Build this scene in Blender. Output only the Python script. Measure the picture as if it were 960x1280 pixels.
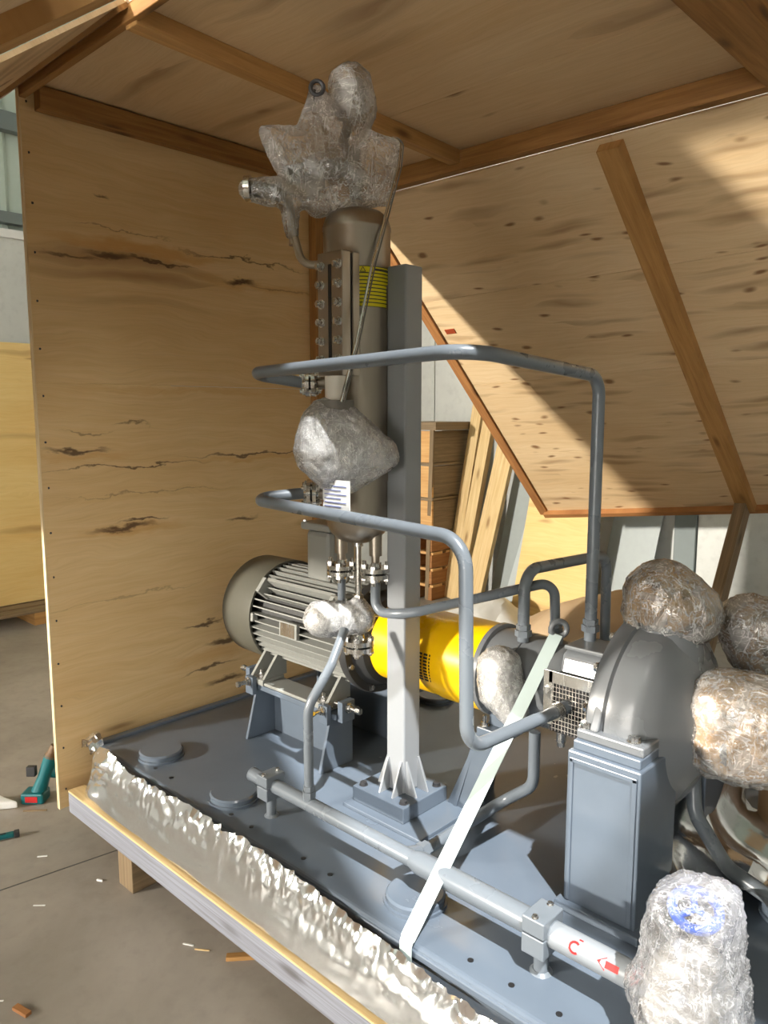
import bpy, bmesh, math, random
from mathutils import Vector, Matrix, Quaternion, noise
random.seed(7)
PI = math.pi
for o in list(bpy.data.objects): bpy.data.objects.remove(o)
SC = bpy.context.scene
COL = SC.collection

# ---------------------------------------------------------------- camera
H = 1.55; YAW = math.radians(46.5); PITCH = math.radians(7.6)
cd = bpy.data.cameras.new('camera'); cam = bpy.data.objects.new('camera', cd); COL.objects.link(cam)
cd.sensor_fit = 'VERTICAL'; cd.sensor_height = 36.0; cd.lens = 27.0; cd.clip_end = 200
Fh = Vector((-math.cos(YAW), math.sin(YAW), 0))
fwd = Fh*math.cos(PITCH) - Vector((0, 0, 1))*math.sin(PITCH)
cam.location = (0, 0, H); cam.rotation_euler = fwd.to_track_quat('-Z', 'Y').to_euler()
SC.camera = cam

# ---------------------------------------------------------------- world, sun, added panel lamp, exposure
w = bpy.data.worlds.new('world'); SC.world = w; w.use_nodes = True
nt = w.node_tree; bg = nt.nodes['Background']
bg.inputs[0].default_value = (1.0, 0.95, 0.88, 1); bg.inputs[1].default_value = 11.0
SUN_D = Vector((-0.46, 0.306, -1.0)).normalized()
sl = bpy.data.lights.new('sun', 'SUN'); sl.energy = 8.0; sl.angle = math.radians(0.6); sl.color = (1.0, 1.0, 0.98)
so = bpy.data.objects.new('sun', sl); COL.objects.link(so); so.rotation_euler = SUN_D.to_track_quat('-Z', 'Y').to_euler(); so.location = (4, -3, 9)
dl = bpy.data.lights.new('added_panel_lamp', 'AREA'); dl.shape = 'RECTANGLE'; dl.size = 0.7; dl.size_y = 0.45; dl.energy = 2700; dl.color = (1.0, 0.93, 0.82)  # lamp added outside the front wall for the bright triangle on the panel
do = bpy.data.objects.new('added_panel_lamp', dl); COL.objects.link(do)
do.location = (-6.4, -9.0, 3.2)
do.rotation_euler = (Vector((-2.0, 3.6, 1.5)) - Vector(do.location)).to_track_quat('-Z', 'Y').to_euler()
vs = SC.view_settings
vs.view_transform = 'Standard'; vs.look = 'None'; vs.gamma = 1.0; vs.use_curve_mapping = False; vs.exposure = 0.36

# ---------------------------------------------------------------- node helpers and materials
class NB:
    def __init__(s, name):
        s.m = bpy.data.materials.new(name); s.m.use_nodes = True; s.t = s.m.node_tree; s.t.nodes.clear()
        s.out = s.t.nodes.new('ShaderNodeOutputMaterial')
    def n(s, typ, **kw):
        x = s.t.nodes.new(typ)
        for k, v in kw.items(): setattr(x, k, v)
        return x
    def l(s, a, b): s.t.links.new(a, b)
    def set(s, sock, v):
        if hasattr(v, 'is_linked') or isinstance(v, bpy.types.NodeSocket): s.l(v, sock)
        else: sock.default_value = v
    def math(s, op, a, b=None, c=None, clamp=False):
        x = s.n('ShaderNodeMath', operation=op); x.use_clamp = clamp; s.set(x.inputs[0], a)
        if b is not None: s.set(x.inputs[1], b)
        if c is not None: s.set(x.inputs[2], c)
        return x.outputs[0]
    def mapr(s, v, a, b, c, d, smooth=False):
        x = s.n('ShaderNodeMapRange'); x.clamp = True
        if smooth: x.interpolation_type = 'SMOOTHSTEP'
        s.set(x.inputs[0], v)
        for i, q in enumerate((a, b, c, d)): s.set(x.inputs[1+i], q)
        return x.outputs[0]
    def mix(s, f, a, b, blend='MIX'):
        x = s.n('ShaderNodeMix', data_type='RGBA', blend_type=blend); s.set(x.inputs[0], f); s.set(x.inputs[6], a); s.set(x.inputs[7], b); return x.outputs[2]
    def coord(s, kind='Object'): return s.n('ShaderNodeTexCoord').outputs[kind]
    def mapping(s, v, scale=(1, 1, 1), loc=(0, 0, 0)):
        x = s.n('ShaderNodeMapping'); s.l(v, x.inputs[0]); x.inputs['Scale'].default_value = scale; x.inputs['Location'].default_value = loc; return x.outputs[0]
    def noise(s, v, scale, detail=4, rough=0.55, dist=0.0):
        x = s.n('ShaderNodeTexNoise'); s.l(v, x.inputs['Vector']); x.inputs['Scale'].default_value = scale; x.inputs['Detail'].default_value = detail
        x.inputs['Roughness'].default_value = rough; x.inputs['Distortion'].default_value = dist; return x.outputs[0]
    def voro(s, v, scale, feature='F1', out='Distance', rnd=1.0):
        x = s.n('ShaderNodeTexVoronoi', feature=feature); s.l(v, x.inputs['Vector']); x.inputs['Scale'].default_value = scale; x.inputs['Randomness'].default_value = rnd; return x.outputs[out]
    def bump(s, h, strength=0.3, dist=0.01):
        x = s.n('ShaderNodeBump'); x.inputs['Strength'].default_value = strength; x.inputs['Distance'].default_value = dist; s.l(h, x.inputs['Height']); return x.outputs[0]
    def pbr(s, col, rough=0.5, metal=0.0, normal=None, **kw):
        x = s.n('ShaderNodeBsdfPrincipled'); s.set(x.inputs['Base Color'], col); s.set(x.inputs['Roughness'], rough); s.set(x.inputs['Metallic'], metal)
        if normal is not None: s.l(normal, x.inputs['Normal'])
        for k, v in kw.items(): s.set(x.inputs[k.replace('_', ' ')], v)
        return x.outputs[0]
    def done(s, sh): s.l(sh, s.out.inputs[0]); return s.m
def srgb(r, g, b):
    f = lambda c: (c/255/12.92) if c/255 <= 0.04045 else ((c/255+0.055)/1.055)**2.4
    return (f(r), f(g), f(b), 1)

def m_ply(name, a, b, dark, seed=0.0, spots=(), knot_scale=(2.2, 11.0), knots=0.5, strip=0.24):
    """plywood face: UV u runs along the grain in metres, v across it"""
    B = NB(name); uv = B.coord('UV')
    off = B.mapping(uv, (1, 1, 1), (seed*3.7, seed*1.9, 0))
    warp = B.noise(B.mapping(off, (0.8, 2.2, 1)), 2.0, 3)
    wv = B.n('ShaderNodeCombineXYZ'); B.l(B.math('MULTIPLY', B.math('SUBTRACT', warp, 0.5), 0.16), wv.inputs[1])
    va = B.n('ShaderNodeVectorMath', operation='ADD'); B.l(off, va.inputs[0]); B.l(wv.outputs[0], va.inputs[1]); P = va.outputs[0]
    g1 = B.noise(B.mapping(P, (1.3, 26, 1)), 2.0, 5, 0.6)
    g2 = B.noise(B.mapping(P, (5, 190, 1)), 1.0, 3, 0.6)
    big = B.noise(B.mapping(off, (0.7, 2.2, 1)), 1.6, 3)
    sx = B.n('ShaderNodeSeparateXYZ'); B.l(B.mapping(off, (1, 1, 1)), sx.inputs[0])
    wn = B.n('ShaderNodeTexWhiteNoise', noise_dimensions='1D'); B.l(B.math('FLOOR', B.math('DIVIDE', sx.outputs[1], strip)), wn.inputs['W'])
    f = B.math('ADD', B.math('MULTIPLY', B.mapr(g1, 0.3, 0.7, 0, 1), 0.40), B.math('MULTIPLY', wn.outputs[0], 0.22))
    f = B.math('ADD', f, B.math('MULTIPLY', B.mapr(big, 0.35, 0.7, 0, 1), 0.38))
    col = B.mix(f, a, b)
    col = B.mix(B.math('MULTIPLY', B.mapr(g2, 0.45, 0.8, 0, 1), 0.16), col, dark)
    # knots: stretched cells, only some of them
    kv = B.mapping(P, (knot_scale[0], knot_scale[1], 1)); d = B.voro(kv, 1.0); rc = B.voro(kv, 1.0, out='Color')
    sp = B.n('ShaderNodeSeparateColor'); B.l(rc, sp.inputs[0])
    k = B.math('MULTIPLY', B.mapr(d, 0.06, 0.23, 1, 0, True), B.math('LESS_THAN', sp.outputs[0], knots))
    kv2 = B.mapping(P, (knot_scale[0]*0.42, knot_scale[1]*1.25, 1), (1.3, 0.7, 0)); d2 = B.voro(kv2, 1.0); sp2 = B.n('ShaderNodeSeparateColor'); B.l(B.voro(kv2, 1.0, out='Color'), sp2.inputs[0])
    kh = B.math('MULTIPLY', B.mapr(d2, 0.02, 0.50, 1, 0), B.math('LESS_THAN', sp2.outputs[0], knots*0.9))
    col = B.mix(B.math('MULTIPLY', kh, 0.62), col, dark)
    col = B.mix(B.math('MULTIPLY', k, 0.9), col, dark)
    if spots:
        tot = None
        n5 = B.noise(B.mapping(uv, (3, 7, 1)), 2.0, 5); n6 = B.noise(B.mapping(uv, (10, 25, 1)), 2.0, 4)
        wob = B.math('ADD', B.math('MULTIPLY', B.math('SUBTRACT', n5, 0.5), 0.09), B.math('MULTIPLY', B.math('SUBTRACT', n6, 0.5), 0.03))
        cw = B.n('ShaderNodeCombineXYZ'); B.l(wob, cw.inputs[1])
        vq = B.n('ShaderNodeVectorMath', operation='ADD'); B.l(uv, vq.inputs[0]); B.l(cw.outputs[0], vq.inputs[1])
        for (u0, v0, ra, rb, st) in spots:
            mp = B.n('ShaderNodeMapping'); mp.vector_type = 'POINT'; B.l(vq.outputs[0], mp.inputs[0])
            mp.inputs['Scale'].default_value = (1/ra, 1/rb, 0); mp.inputs['Location'].default_value = (-u0/ra, -v0/rb, 0)
            le = B.n('ShaderNodeVectorMath', operation='LENGTH'); B.l(mp.outputs[0], le.inputs[0])
            q = B.mapr(le.outputs['Value'], 0.25, 1.0, st, 0, True)
            tot = q if tot is None else B.math('MAXIMUM', tot, q)
        am = None
        for (u0, v0, ra, rb, st) in AMBER:
            mp = B.n('ShaderNodeMapping'); B.l(vq.outputs[0], mp.inputs[0]); mp.inputs['Scale'].default_value = (1/ra, 1/rb, 0); mp.inputs['Location'].default_value = (-u0/ra, -v0/rb, 0)
            le = B.n('ShaderNodeVectorMath', operation='LENGTH'); B.l(mp.outputs[0], le.inputs[0]); q = B.mapr(le.outputs['Value'], 0.2, 1.0, st, 0, True)
            am = q if am is None else B.math('MAXIMUM', am, q)
        col = B.mix(am, col, srgb(196, 140, 66))
        col = B.mix(tot, col, srgb(64, 36, 14))
    nb = B.bump(B.math('ADD', g2, B.math('MULTIPLY', k, -0.8)), 0.12, 0.004)
    return B.done(B.pbr(col, 0.62, 0, nb))

def m_timber(name, a, b, dark, seed=0.0, grain=(1.2, 22)):
    B = NB(name); off = B.mapping(B.coord('UV'), (1, 1, 1), (seed*5.1, seed*2.3, 0))
    g = B.noise(B.mapping(off, (grain[0], grain[1], 1)), 2.4, 5, 0.6, 0.6); g2 = B.noise(B.mapping(off, (4, 120, 1)), 1.0, 3)
    col = B.mix(B.mapr(g, 0.3, 0.72, 0, 1), a, b)
    kv = B.mapping(off, (4.0, 14, 1)); d = B.voro(kv, 1.0); sp = B.n('ShaderNodeSeparateColor'); B.l(B.voro(kv, 1.0, out='Color'), sp.inputs[0])
    k = B.math('MULTIPLY', B.mapr(d, 0.05, 0.3, 1, 0, True), B.math('LESS_THAN', sp.outputs[0], 0.35))
    col = B.mix(B.math('MULTIPLY', k, 0.8), col, dark)
    col = B.mix(B.math('MULTIPLY', B.mapr(g2, 0.5, 0.8, 0, 1), 0.25), col, dark)
    return B.done(B.pbr(col, 0.65, 0, B.bump(g2, 0.2, 0.004)))

def m_paint(name, col, rough=0.35, var=0.10, metal=0.0, bump=0.06, scale=5.0, coat=0.0):
    var *= 0.6
    B = NB(name); o = B.coord('Object'); n1 = B.noise(o, scale, 5); n2 = B.noise(o, scale*12, 3)
    c2 = tuple(x*(1-var*2.2) for x in col[:3]) + (1,)
    c = B.mix(B.mapr(n1, 0.2, 0.85, 0, 1, True), col, c2)
    r = B.mapr(n1, 0.15, 0.9, rough*0.85, min(1, rough*1.2), True)
    return B.done(B.pbr(c, r, metal, B.bump(n2, bump, 0.002), Coat_Weight=coat))

def m_steel(name, col, rough=0.28, aniso=0.5):
    B = NB(name); o = B.coord('Object'); n1 = B.noise(B.mapping(o, (30, 30, 3)), 6, 3); n2 = B.noise(o, 6, 3)
    c = B.mix(B.mapr(n2, 0.3, 0.7, 0, 0.3), col, tuple(x*0.7 for x in col[:3]) + (1,))
    return B.done(B.pbr(c, B.mapr(n1, 0.3, 0.7, rough*0.8, rough*1.3), 1.0, B.bump(n1, 0.03, 0.002)))

def m_foil(name, col=(0.86, 0.86, 0.86, 1), rough=0.2, scale=30, strength=0.5):
    B = NB(name); o = B.coord('Object')
    v = B.voro(B.mapping(o, (1, 1, 1)), scale); n = B.noise(o, scale*0.7, 5, 0.6, 0.8)
    h = B.math('ADD', v, B.math('MULTIPLY', n, 1.2))
    return B.done(B.pbr(col, rough, 0.95, B.bump(h, strength, 0.012)))

def m_core(name, cols, scale=9, rough=0.6):
    B = NB(name); o = B.coord('Object'); n = B.noise(o, scale, 3, 0.5, 0.6); n2 = B.noise(B.mapping(o, (1, 1, 1), (5, 5, 5)), scale*1.7, 3)
    c = B.mix(B.mapr(n, 0.42, 0.58, 0, 1), cols[0], cols[1]); c = B.mix(B.mapr(n2, 0.55, 0.65, 0, 1), c, cols[2])
    return B.done(B.pbr(c, rough))

def m_film(name, tint=(0.93, 0.93, 0.92, 1), base=0.42, scale=12, rough=0.10, line=0.3, gloss=0.9):
    """stretch film: crinkled layers, part see-through, with glints painted as pale crease lines, and glossy glints"""
    B = NB(name); o = B.coord('Object')
    n2 = B.noise(o, scale, 4, 0.6, 1.0); n1 = B.noise(o, scale*5, 4, 0.6, 1.5)
    r1 = B.noise(B.mapping(o, (1, 1, 0.35)), scale*2.2, 3, 0.5, 2.4); r2 = B.noise(B.mapping(o, (0.4, 1.3, 1.3), (3, 1, 7)), scale*3.0, 3, 0.5, 2.0)
    ridge = lambda r, w: B.mapr(B.math('ABSOLUTE', B.math('SUBTRACT', r, 0.5)), 0.0, w, 1.0, 0.0)
    ln = B.math('MAXIMUM', ridge(r1, 0.018), ridge(r2, 0.016))  # thin ridge lines, painted paler and more opaque as glints
    nb = B.bump(B.math('ADD', n1, B.math('MULTIPLY', ridge(r1, 0.06), 0.4)), 0.6, 0.004)
    tr = B.n('ShaderNodeBsdfTransparent'); tr.inputs[0].default_value = (0.97, 0.965, 0.95, 1)
    df = B.n('ShaderNodeBsdfDiffuse'); df.inputs[0].default_value = tint
    tl = B.n('ShaderNodeBsdfTranslucent'); tl.inputs[0].default_value = tint
    a = B.n('ShaderNodeMixShader'); a.inputs[0].default_value = 0.45; B.l(df.outputs[0], a.inputs[1]); B.l(tl.outputs[0], a.inputs[2])
    fr = B.n('ShaderNodeLayerWeight'); fr.inputs[0].default_value = 0.35
    fac = B.math('ADD', B.mapr(n2, 0.35, 0.65, base-0.2, base+0.2), B.math('MULTIPLY', fr.outputs['Facing'], 0.25))
    fac = B.math('ADD', fac, B.math('MULTIPLY', ln, line), clamp=True)
    b = B.n('ShaderNodeMixShader'); B.l(fac, b.inputs[0]); B.l(tr.outputs[0], b.inputs[1]); B.l(a.outputs[0], b.inputs[2])
    gl = B.n('ShaderNodeBsdfGlossy'); gl.inputs['Roughness'].default_value = rough; B.l(nb, gl.inputs['Normal'])
    fz = B.n('ShaderNodeFresnel'); fz.inputs[0].default_value = 1.6; B.l(nb, fz.inputs['Normal'])
    c = B.n('ShaderNodeMixShader'); B.l(B.math('ADD', B.math('MULTIPLY', fz.outputs[0], gloss), 0.08, clamp=True), c.inputs[0]); B.l(b.outputs[0], c.inputs[1]); B.l(gl.outputs[0], c.inputs[2])
    return B.done(c.outputs[0])

def m_concrete(name, a, b, scale=1.2, rough=0.7, crack=True, spec=0.5):
    B = NB(name); o = B.coord('Object')
    n1 = B.noise(o, scale, 7, 0.62, 0.4); n2 = B.noise(o, scale*14, 5); n3 = B.noise(o, scale*0.35, 3)
    c = B.mix(B.mapr(n1, 0.3, 0.7, 0, 1), a, b)
    c = B.mix(B.math('MULTIPLY', B.mapr(n2, 0.5, 0.8, 0, 1), 0.25), c, tuple(x*0.5 for x in b[:3]) + (1,))
    c = B.mix(B.math('MULTIPLY', B.mapr(n3, 0.45, 0.7, 0, 1), 0.3), c, a)
    return B.done(B.pbr(c, B.mapr(n1, 0.3, 0.7, rough*0.8, rough), 0, B.bump(n2, 0.15, 0.004)))

def m_plain(name, col, rough=0.5, metal=0.0):
    B = NB(name); o = B.coord('Object'); n1 = B.noise(o, 18, 4)
    return B.done(B.pbr(B.mix(B.mapr(n1, 0.3, 0.7, 0, 0.25), col, tuple(x*0.75 for x in col[:3]) + (1,)), rough, metal))

AMBER = [(1.50, 2.125, 0.50, 0.035, .65), (2.0, 2.05, 0.5, 0.03, .35), (1.4, 1.11, 0.3, 0.03, .5), (1.25, 1.385, 0.25, 0.02, .4), (2.0, 1.35, 0.5, 0.02, .4), (1.75, 0.55, 0.3, 0.04, .35), (1.7, 1.62, 0.7, 0.02, .3)]
WALL_SPOTS = [  # u = Y along the grain, v = height; half length, half height, strength
    (1.95, 2.145, 0.40, 0.006, .75), (1.42, 2.172, 0.25, 0.004, .5), (1.22, 2.065, 0.14, 0.010, .7), (1.36, 2.088, 0.12, 0.020, .8), (1.55, 2.09, 0.22, 0.007, .8),
    (1.92, 2.062, 0.10, 0.014, .9), (2.10, 2.05, 0.30, 0.006, .4), (1.21, 1.406, 0.15, 0.012, .85), (1.40, 1.342, 0.42, 0.0055, .8), (2.0, 1.37, 0.45, 0.008, .8),
    (1.37, 1.118, 0.17, 0.015, .85), (1.45, 1.142, 0.13, 0.007, .85), (1.90, 1.10, 0.10, 0.012, .8), (1.7, 0.68, 0.12, 0.010, .85), (1.80, 0.60, 0.12, 0.020, .85),
    (1.72, 0.50, 0.16, 0.010, .8), (1.80, 0.43, 0.13, 0.020, .85), (1.25, 1.47, 0.12, 0.004, .5), (1.42, 1.495, 0.09, 0.006, .6), (1.34, 2.28, 0.035, 0.008, .7),
    (1.5, 1.245, 0.45, 0.004, .4), (1.38, 0.86, 0.45, 0.005, .3)]
PLY_END = m_ply('ply_end_panel', srgb(226, 198, 150), srgb(204, 168, 112), srgb(120, 76, 34), 1.0, WALL_SPOTS, knots=0.08)
PLY_A = m_ply('ply_roof', srgb(222, 196, 158), srgb(200, 166, 120), srgb(116, 78, 44), 2.3, knots=0.45, knot_scale=(3.4, 9))
PLY_B = m_ply('ply_side_panel', srgb(228, 204, 166), srgb(204, 172, 126), srgb(122, 82, 46), 4.1, knots=0.60, knot_scale=(6.0, 16), strip=0.13)
PLY_C = m_ply('ply_yellow', srgb(232, 204, 140), srgb(218, 178, 104), srgb(150, 100, 50), 6.6, knots=0.15)
EDGE = m_timber('ply_edge', srgb(232, 214, 176), srgb(200, 170, 120), srgb(140, 100, 60), 0.3)
TIM_D = m_timber('timber_dark', srgb(168, 122, 66), srgb(130, 88, 42), srgb(58, 34, 16), 1.4)
TIM_M = m_timber('timber_honey', srgb(190, 146, 88), srgb(158, 114, 62), srgb(96, 56, 24), 2.9)
TIM_L = m_timber('timber_pale', srgb(226, 200, 150), srgb(200, 166, 110), srgb(136, 96, 50), 3.7)
TIM_R = m_timber('timber_red', srgb(178, 126, 74), srgb(140, 90, 48), srgb(84, 48, 26), 5.2)
TIM_O = m_timber('timber_old', srgb(150, 128, 98), srgb(112, 94, 70), srgb(60, 46, 32), 8.2)
TIM_B = m_timber('timber_grey_print', srgb(148, 152, 164), srgb(112, 112, 118), srgb(80, 76, 76), 6.2, (1.0, 60))
ORANGE = m_timber('timber_orange', srgb(226, 184, 124), srgb(206, 152, 90), srgb(120, 60, 24), 9.1)
STEEL_P = m_paint('skid_paint', srgb(94, 104, 116), 0.24, 0.10, coat=0.15)
STEEL_L = m_paint('post_paint', srgb(140, 143, 146), 0.32, 0.05)
PIPE_P = m_paint('pipe_paint', srgb(106, 113, 120), 0.28, 0.06)
PUMP_P = m_paint('pump_paint', srgb(106, 109, 112), 0.26, 0.08, coat=0.1)
MOTOR_P = m_paint('motor_paint', srgb(84, 83, 74), 0.42, 0.08)
MOTOR_L = m_paint('motor_light', srgb(136, 137, 132), 0.38, 0.06)
MOTOR_K = m_paint('motor_dark', srgb(52, 52, 52), 0.45, 0.1)
STAIN = m_steel('stainless_shell', (0.40, 0.35, 0.29, 1), 0.36)  # brown tint puts the reflected plywood into the base colour
STAIN_B = m_steel('stainless_bright', (0.66, 0.64, 0.60, 1), 0.22)
BOLT = m_steel('bolt_steel', (0.58, 0.57, 0.55, 1), 0.25)
DARK = m_plain('dark_gap', (0.012, 0.012, 0.013, 1), 0.5)
BLACK = m_plain('black_rubber', (0.03, 0.03, 0.032, 1), 0.5)
YELLOW = m_paint('guard_yellow', srgb(250, 196, 6), 0.30, 0.03, coat=0.2)
LABELY = m_paint('label_yellow', srgb(236, 220, 20), 0.45, 0.03)
INK = m_plain('ink', (0.05, 0.05, 0.03, 1), 0.6)
INKB = m_plain('ink_blue', (0.12, 0.16, 0.42, 1), 0.6)
WHITE = m_plain('white_paint', (0.78, 0.78, 0.76, 1), 0.45)
RED = m_plain('red_paint', (0.50, 0.006, 0.006, 1), 0.6)
FOIL = m_foil('foil_skirt', (0.86, 0.86, 0.86, 1), 0.15, 20, 0.06)
FOIL_C = m_foil('foil_crinkle', (0.88, 0.88, 0.88, 1), 0.18, 70, 0.8)
FOIL_B = m_foil('foil_bag', (0.74, 0.74, 0.75, 1), 0.16, 12, 0.10)
FILM = m_film('stretch_film', (0.95, 0.94, 0.92, 1), base=0.20, scale=9, line=0.45)
FILM_T = m_film('stretch_film_thin', (0.96, 0.95, 0.92, 1), base=0.27, scale=7, rough=0.14, line=0.35, gloss=0.7)
FILM_F = m_film('stretch_film_thick', (0.96, 0.96, 0.96, 1), base=0.34, scale=12, line=0.5)
BUBBLE = m_film('bubble_wrap', (0.88, 0.88, 0.90, 1), base=0.24, scale=9, rough=0.07, line=0.45)
CORE_S = m_core('core_silver', (srgb(220, 218, 214), srgb(170, 166, 160), srgb(230, 230, 228)), 16, 0.4)
CORE_Y = m_core('core_yellow', (srgb(176, 146, 108), srgb(140, 108, 58), srgb(80, 74, 66)), 8)
CORE_B = m_core('core_brown', (srgb(150, 128, 104), srgb(108, 92, 78), srgb(70, 62, 54)), 8)
CORE_W = m_core('core_white', (srgb(180, 178, 176), srgb(150, 146, 140), srgb(168, 172, 184)), 10)
STRAPM = m_paint('strap_white', srgb(176, 190, 188), 0.5, 0.03)
TEAL = m_plain('teal_plastic', srgb(0, 98, 104), 0.4)
BLUE = m_plain('blue_plastic', srgb(30, 88, 200), 0.4)
CAPY = m_plain('yellow_cap', srgb(196, 160, 40), 0.5)
BROWN = m_plain('brown_inner', srgb(110, 84, 56), 0.6)
GREYIN = m_plain('grey_inner', srgb(104, 100, 92), 0.5)
FLOORM = m_concrete('concrete_floor', srgb(168, 160, 150), srgb(132, 124, 114), 1.6, 0.55)
CONC = m_concrete('concrete_wall', srgb(206, 208, 204), srgb(182, 184, 182), 1.3, 0.85)
CLAD = m_paint('metal_cladding', srgb(182, 196, 186), 0.4, 0.05)
PURL = m_paint('purlin_steel', srgb(112, 122, 122), 0.5, 0.08)
TARP = m_plain('plastic_sheet', (0.62, 0.61, 0.58, 1), 0.35)
KRAFT = m_plain('kraft_paper', srgb(186, 160, 128), 0.6)

# ---------------------------------------------------------------- mesh builder
def basis(d):
    d = Vector(d).normalized(); a = Vector((0, 0, 1)) if abs(d.z) < 0.9 else Vector((1, 0, 0))
    x = a.cross(d).normalized(); return x, d.cross(x), d
def fillet(pts, r, n=6):
    pts = [Vector(p) for p in pts]; out = [pts[0]]
    for i in range(1, len(pts)-1):
        p, a, b = pts[i], pts[i-1]-pts[i], pts[i+1]-pts[i]; la, lb = a.length, b.length; a.normalize(); b.normalize()
        ang = a.angle(b)
        if ang > 3.05: out.append(p); continue
        rr = r[i] if isinstance(r, (list, tuple)) else r
        t = min(rr/math.tan(ang/2), la*0.48, lb*0.48); r2 = t*math.tan(ang/2)
        c = p + (a+b).normalized()*(r2/math.sin(ang/2)); s, e = p+a*t-c, p+b*t-c
        tot = s.angle(e); ax = s.cross(e).normalized()
        for k in range(n+1): out.append(c + Quaternion(ax, tot*k/n) @ s)
    out.append(pts[-1]); return out
class MB:
    def __init__(s): s.v = []; s.f = []; s.uv = {}
    def add(s, vs, fs):
        b = len(s.v); s.v += [Vector(v) for v in vs]; s.f += [tuple(i+b for i in f) for f in fs]; return s
    def box(s, lo, hi, M=None):
        x0, y0, z0 = lo; x1, y1, z1 = hi
        vs = [Vector(p) for p in ((x0,y0,z0),(x1,y0,z0),(x1,y1,z0),(x0,y1,z0),(x0,y0,z1),(x1,y0,z1),(x1,y1,z1),(x0,y1,z1))]
        if M is not None: vs = [M @ v for v in vs]
        return s.add(vs, [(3,2,1,0),(4,5,6,7),(0,1,5,4),(1,2,6,5),(2,3,7,6),(3,0,4,7)])
    def bar(s, p0, p1, w, h, up=(0, 0, 1)):
        p0, p1 = Vector(p0), Vector(p1); d = (p1-p0).normalized(); u = Vector(up); x = d.cross(u).normalized(); u = x.cross(d)
        vs = []
        for p in (p0, p1):
            for a, b in ((-1,-1),(1,-1),(1,1),(-1,1)): vs.append(p + x*a*w/2 + u*b*h/2)
        return s.add(vs, [(0,1,2,3),(7,6,5,4),(0,4,5,1),(1,5,6,2),(2,6,7,3),(3,7,4,0)])
    def cyl(s, p0, p1, r, n=20, r2=None, cap=True, ph=0.0):
        p0, p1 = Vector(p0), Vector(p1); x, y, d = basis(p1-p0); r2 = r if r2 is None else r2
        a = [p0 + (x*math.cos(t)+y*math.sin(t))*r for t in [2*PI*k/n+ph for k in range(n)]]
        b = [p1 + (x*math.cos(t)+y*math.sin(t))*r2 for t in [2*PI*k/n+ph for k in range(n)]]
        fs = [(k, (k+1) % n, n+(k+1) % n, n+k) for k in range(n)]
        if cap: fs += [tuple(range(n-1, -1, -1)), tuple(range(n, 2*n))]
        return s.add(a+b, fs)
    def tube(s, pts, r, fr=0.05, n=14, seg=7, cap=True):
        P = fillet(pts, fr, seg) if len(pts) > 2 else [Vector(p) for p in pts]
        x, y, d = basis(P[1]-P[0]); vs = []; fs = []; pd = d
        for i, p in enumerate(P):
            if i == 0: t = (P[1]-P[0]).normalized()
            elif i == len(P)-1: t = (P[-1]-P[-2]).normalized()
            else: t = ((P[i+1]-P[i]).normalized()+(P[i]-P[i-1]).normalized()).normalized()
            q = pd.rotation_difference(t); x = q @ x; y = q @ y; pd = t
            rr = r[i] if isinstance(r, (list, tuple)) else r
            vs += [p + (x*math.cos(2*PI*k/n)+y*math.sin(2*PI*k/n))*rr for k in range(n)]
            if i: fs += [((i-1)*n+k, (i-1)*n+(k+1) % n, i*n+(k+1) % n, i*n+k) for k in range(n)]
        if cap: fs += [tuple(range(n-1, -1, -1)), tuple(range((len(P)-1)*n, len(P)*n))]
        return s.add(vs, fs)
    def lathe(s, o, d, prof, n=40, sx=1, sy=1):
        o = Vector(o); x, y, d = basis(d); vs = []; fs = []
        for (h, r) in prof: vs += [o + d*h + (x*math.cos(2*PI*k/n)*sx+y*math.sin(2*PI*k/n)*sy)*max(r, 1e-4) for k in range(n)]
        for i in range(1, len(prof)): fs += [((i-1)*n+k, (i-1)*n+(k+1) % n, i*n+(k+1) % n, i*n+k) for k in range(n)]
        fs += [tuple(range(n-1, -1, -1)), tuple(range((len(prof)-1)*n, len(prof)*n))]
        return s.add(vs, fs)
    def prism(s, poly, off):
        a = [Vector(p) for p in poly]; off = Vector(off); n = len(a)
        return s.add(a+[p+off for p in a], [tuple(range(n-1, -1, -1)), tuple(range(n, 2*n))] + [(k, (k+1) % n, n+(k+1) % n, n+k) for k in range(n)])
    def torus(s, c, ax, R, r, n=24, m=10, a0=0, a1=2*PI):
        c = Vector(c); x, y, d = basis(ax); full = abs(a1-a0-2*PI) < 1e-6; N = n if full else n+1; vs = []; fs = []
        for i in range(N):
            t = a0+(a1-a0)*i/n; e = x*math.cos(t)+y*math.sin(t)
            vs += [c + e*(R+r*math.cos(2*PI*k/m)) + d*r*math.sin(2*PI*k/m) for k in range(m)]
        for i in range(n):
            j = (i+1) % N; fs += [(i*m+k, i*m+(k+1) % m, j*m+(k+1) % m, j*m+k) for k in range(m)]
        return s.add(vs, fs)
    def build(s, name, mat, parent=None, smooth=True, bevel=0.0, uvfn=None, angle=35, seg=2):
        off = Vector(parent.location) if parent is not None and parent.parent is None else (Vector(parent['_w']) if parent is not None else Vector((0, 0, 0)))
        me = bpy.data.meshes.new(name)
        if parent is None and s.v:
            lo = Vector((min(v.x for v in s.v), min(v.y for v in s.v), min(v.z for v in s.v))); hi = Vector((max(v.x for v in s.v), max(v.y for v in s.v), max(v.z for v in s.v)))
            off = Vector(((lo.x+hi.x)/2, (lo.y+hi.y)/2, lo.z))
        me.from_pydata([tuple(v-off) for v in s.v], [], s.f); me.update()
        bm = bmesh.new(); bm.from_mesh(me); bmesh.ops.recalc_face_normals(bm, faces=bm.faces); bm.to_mesh(me); bm.free()
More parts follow.
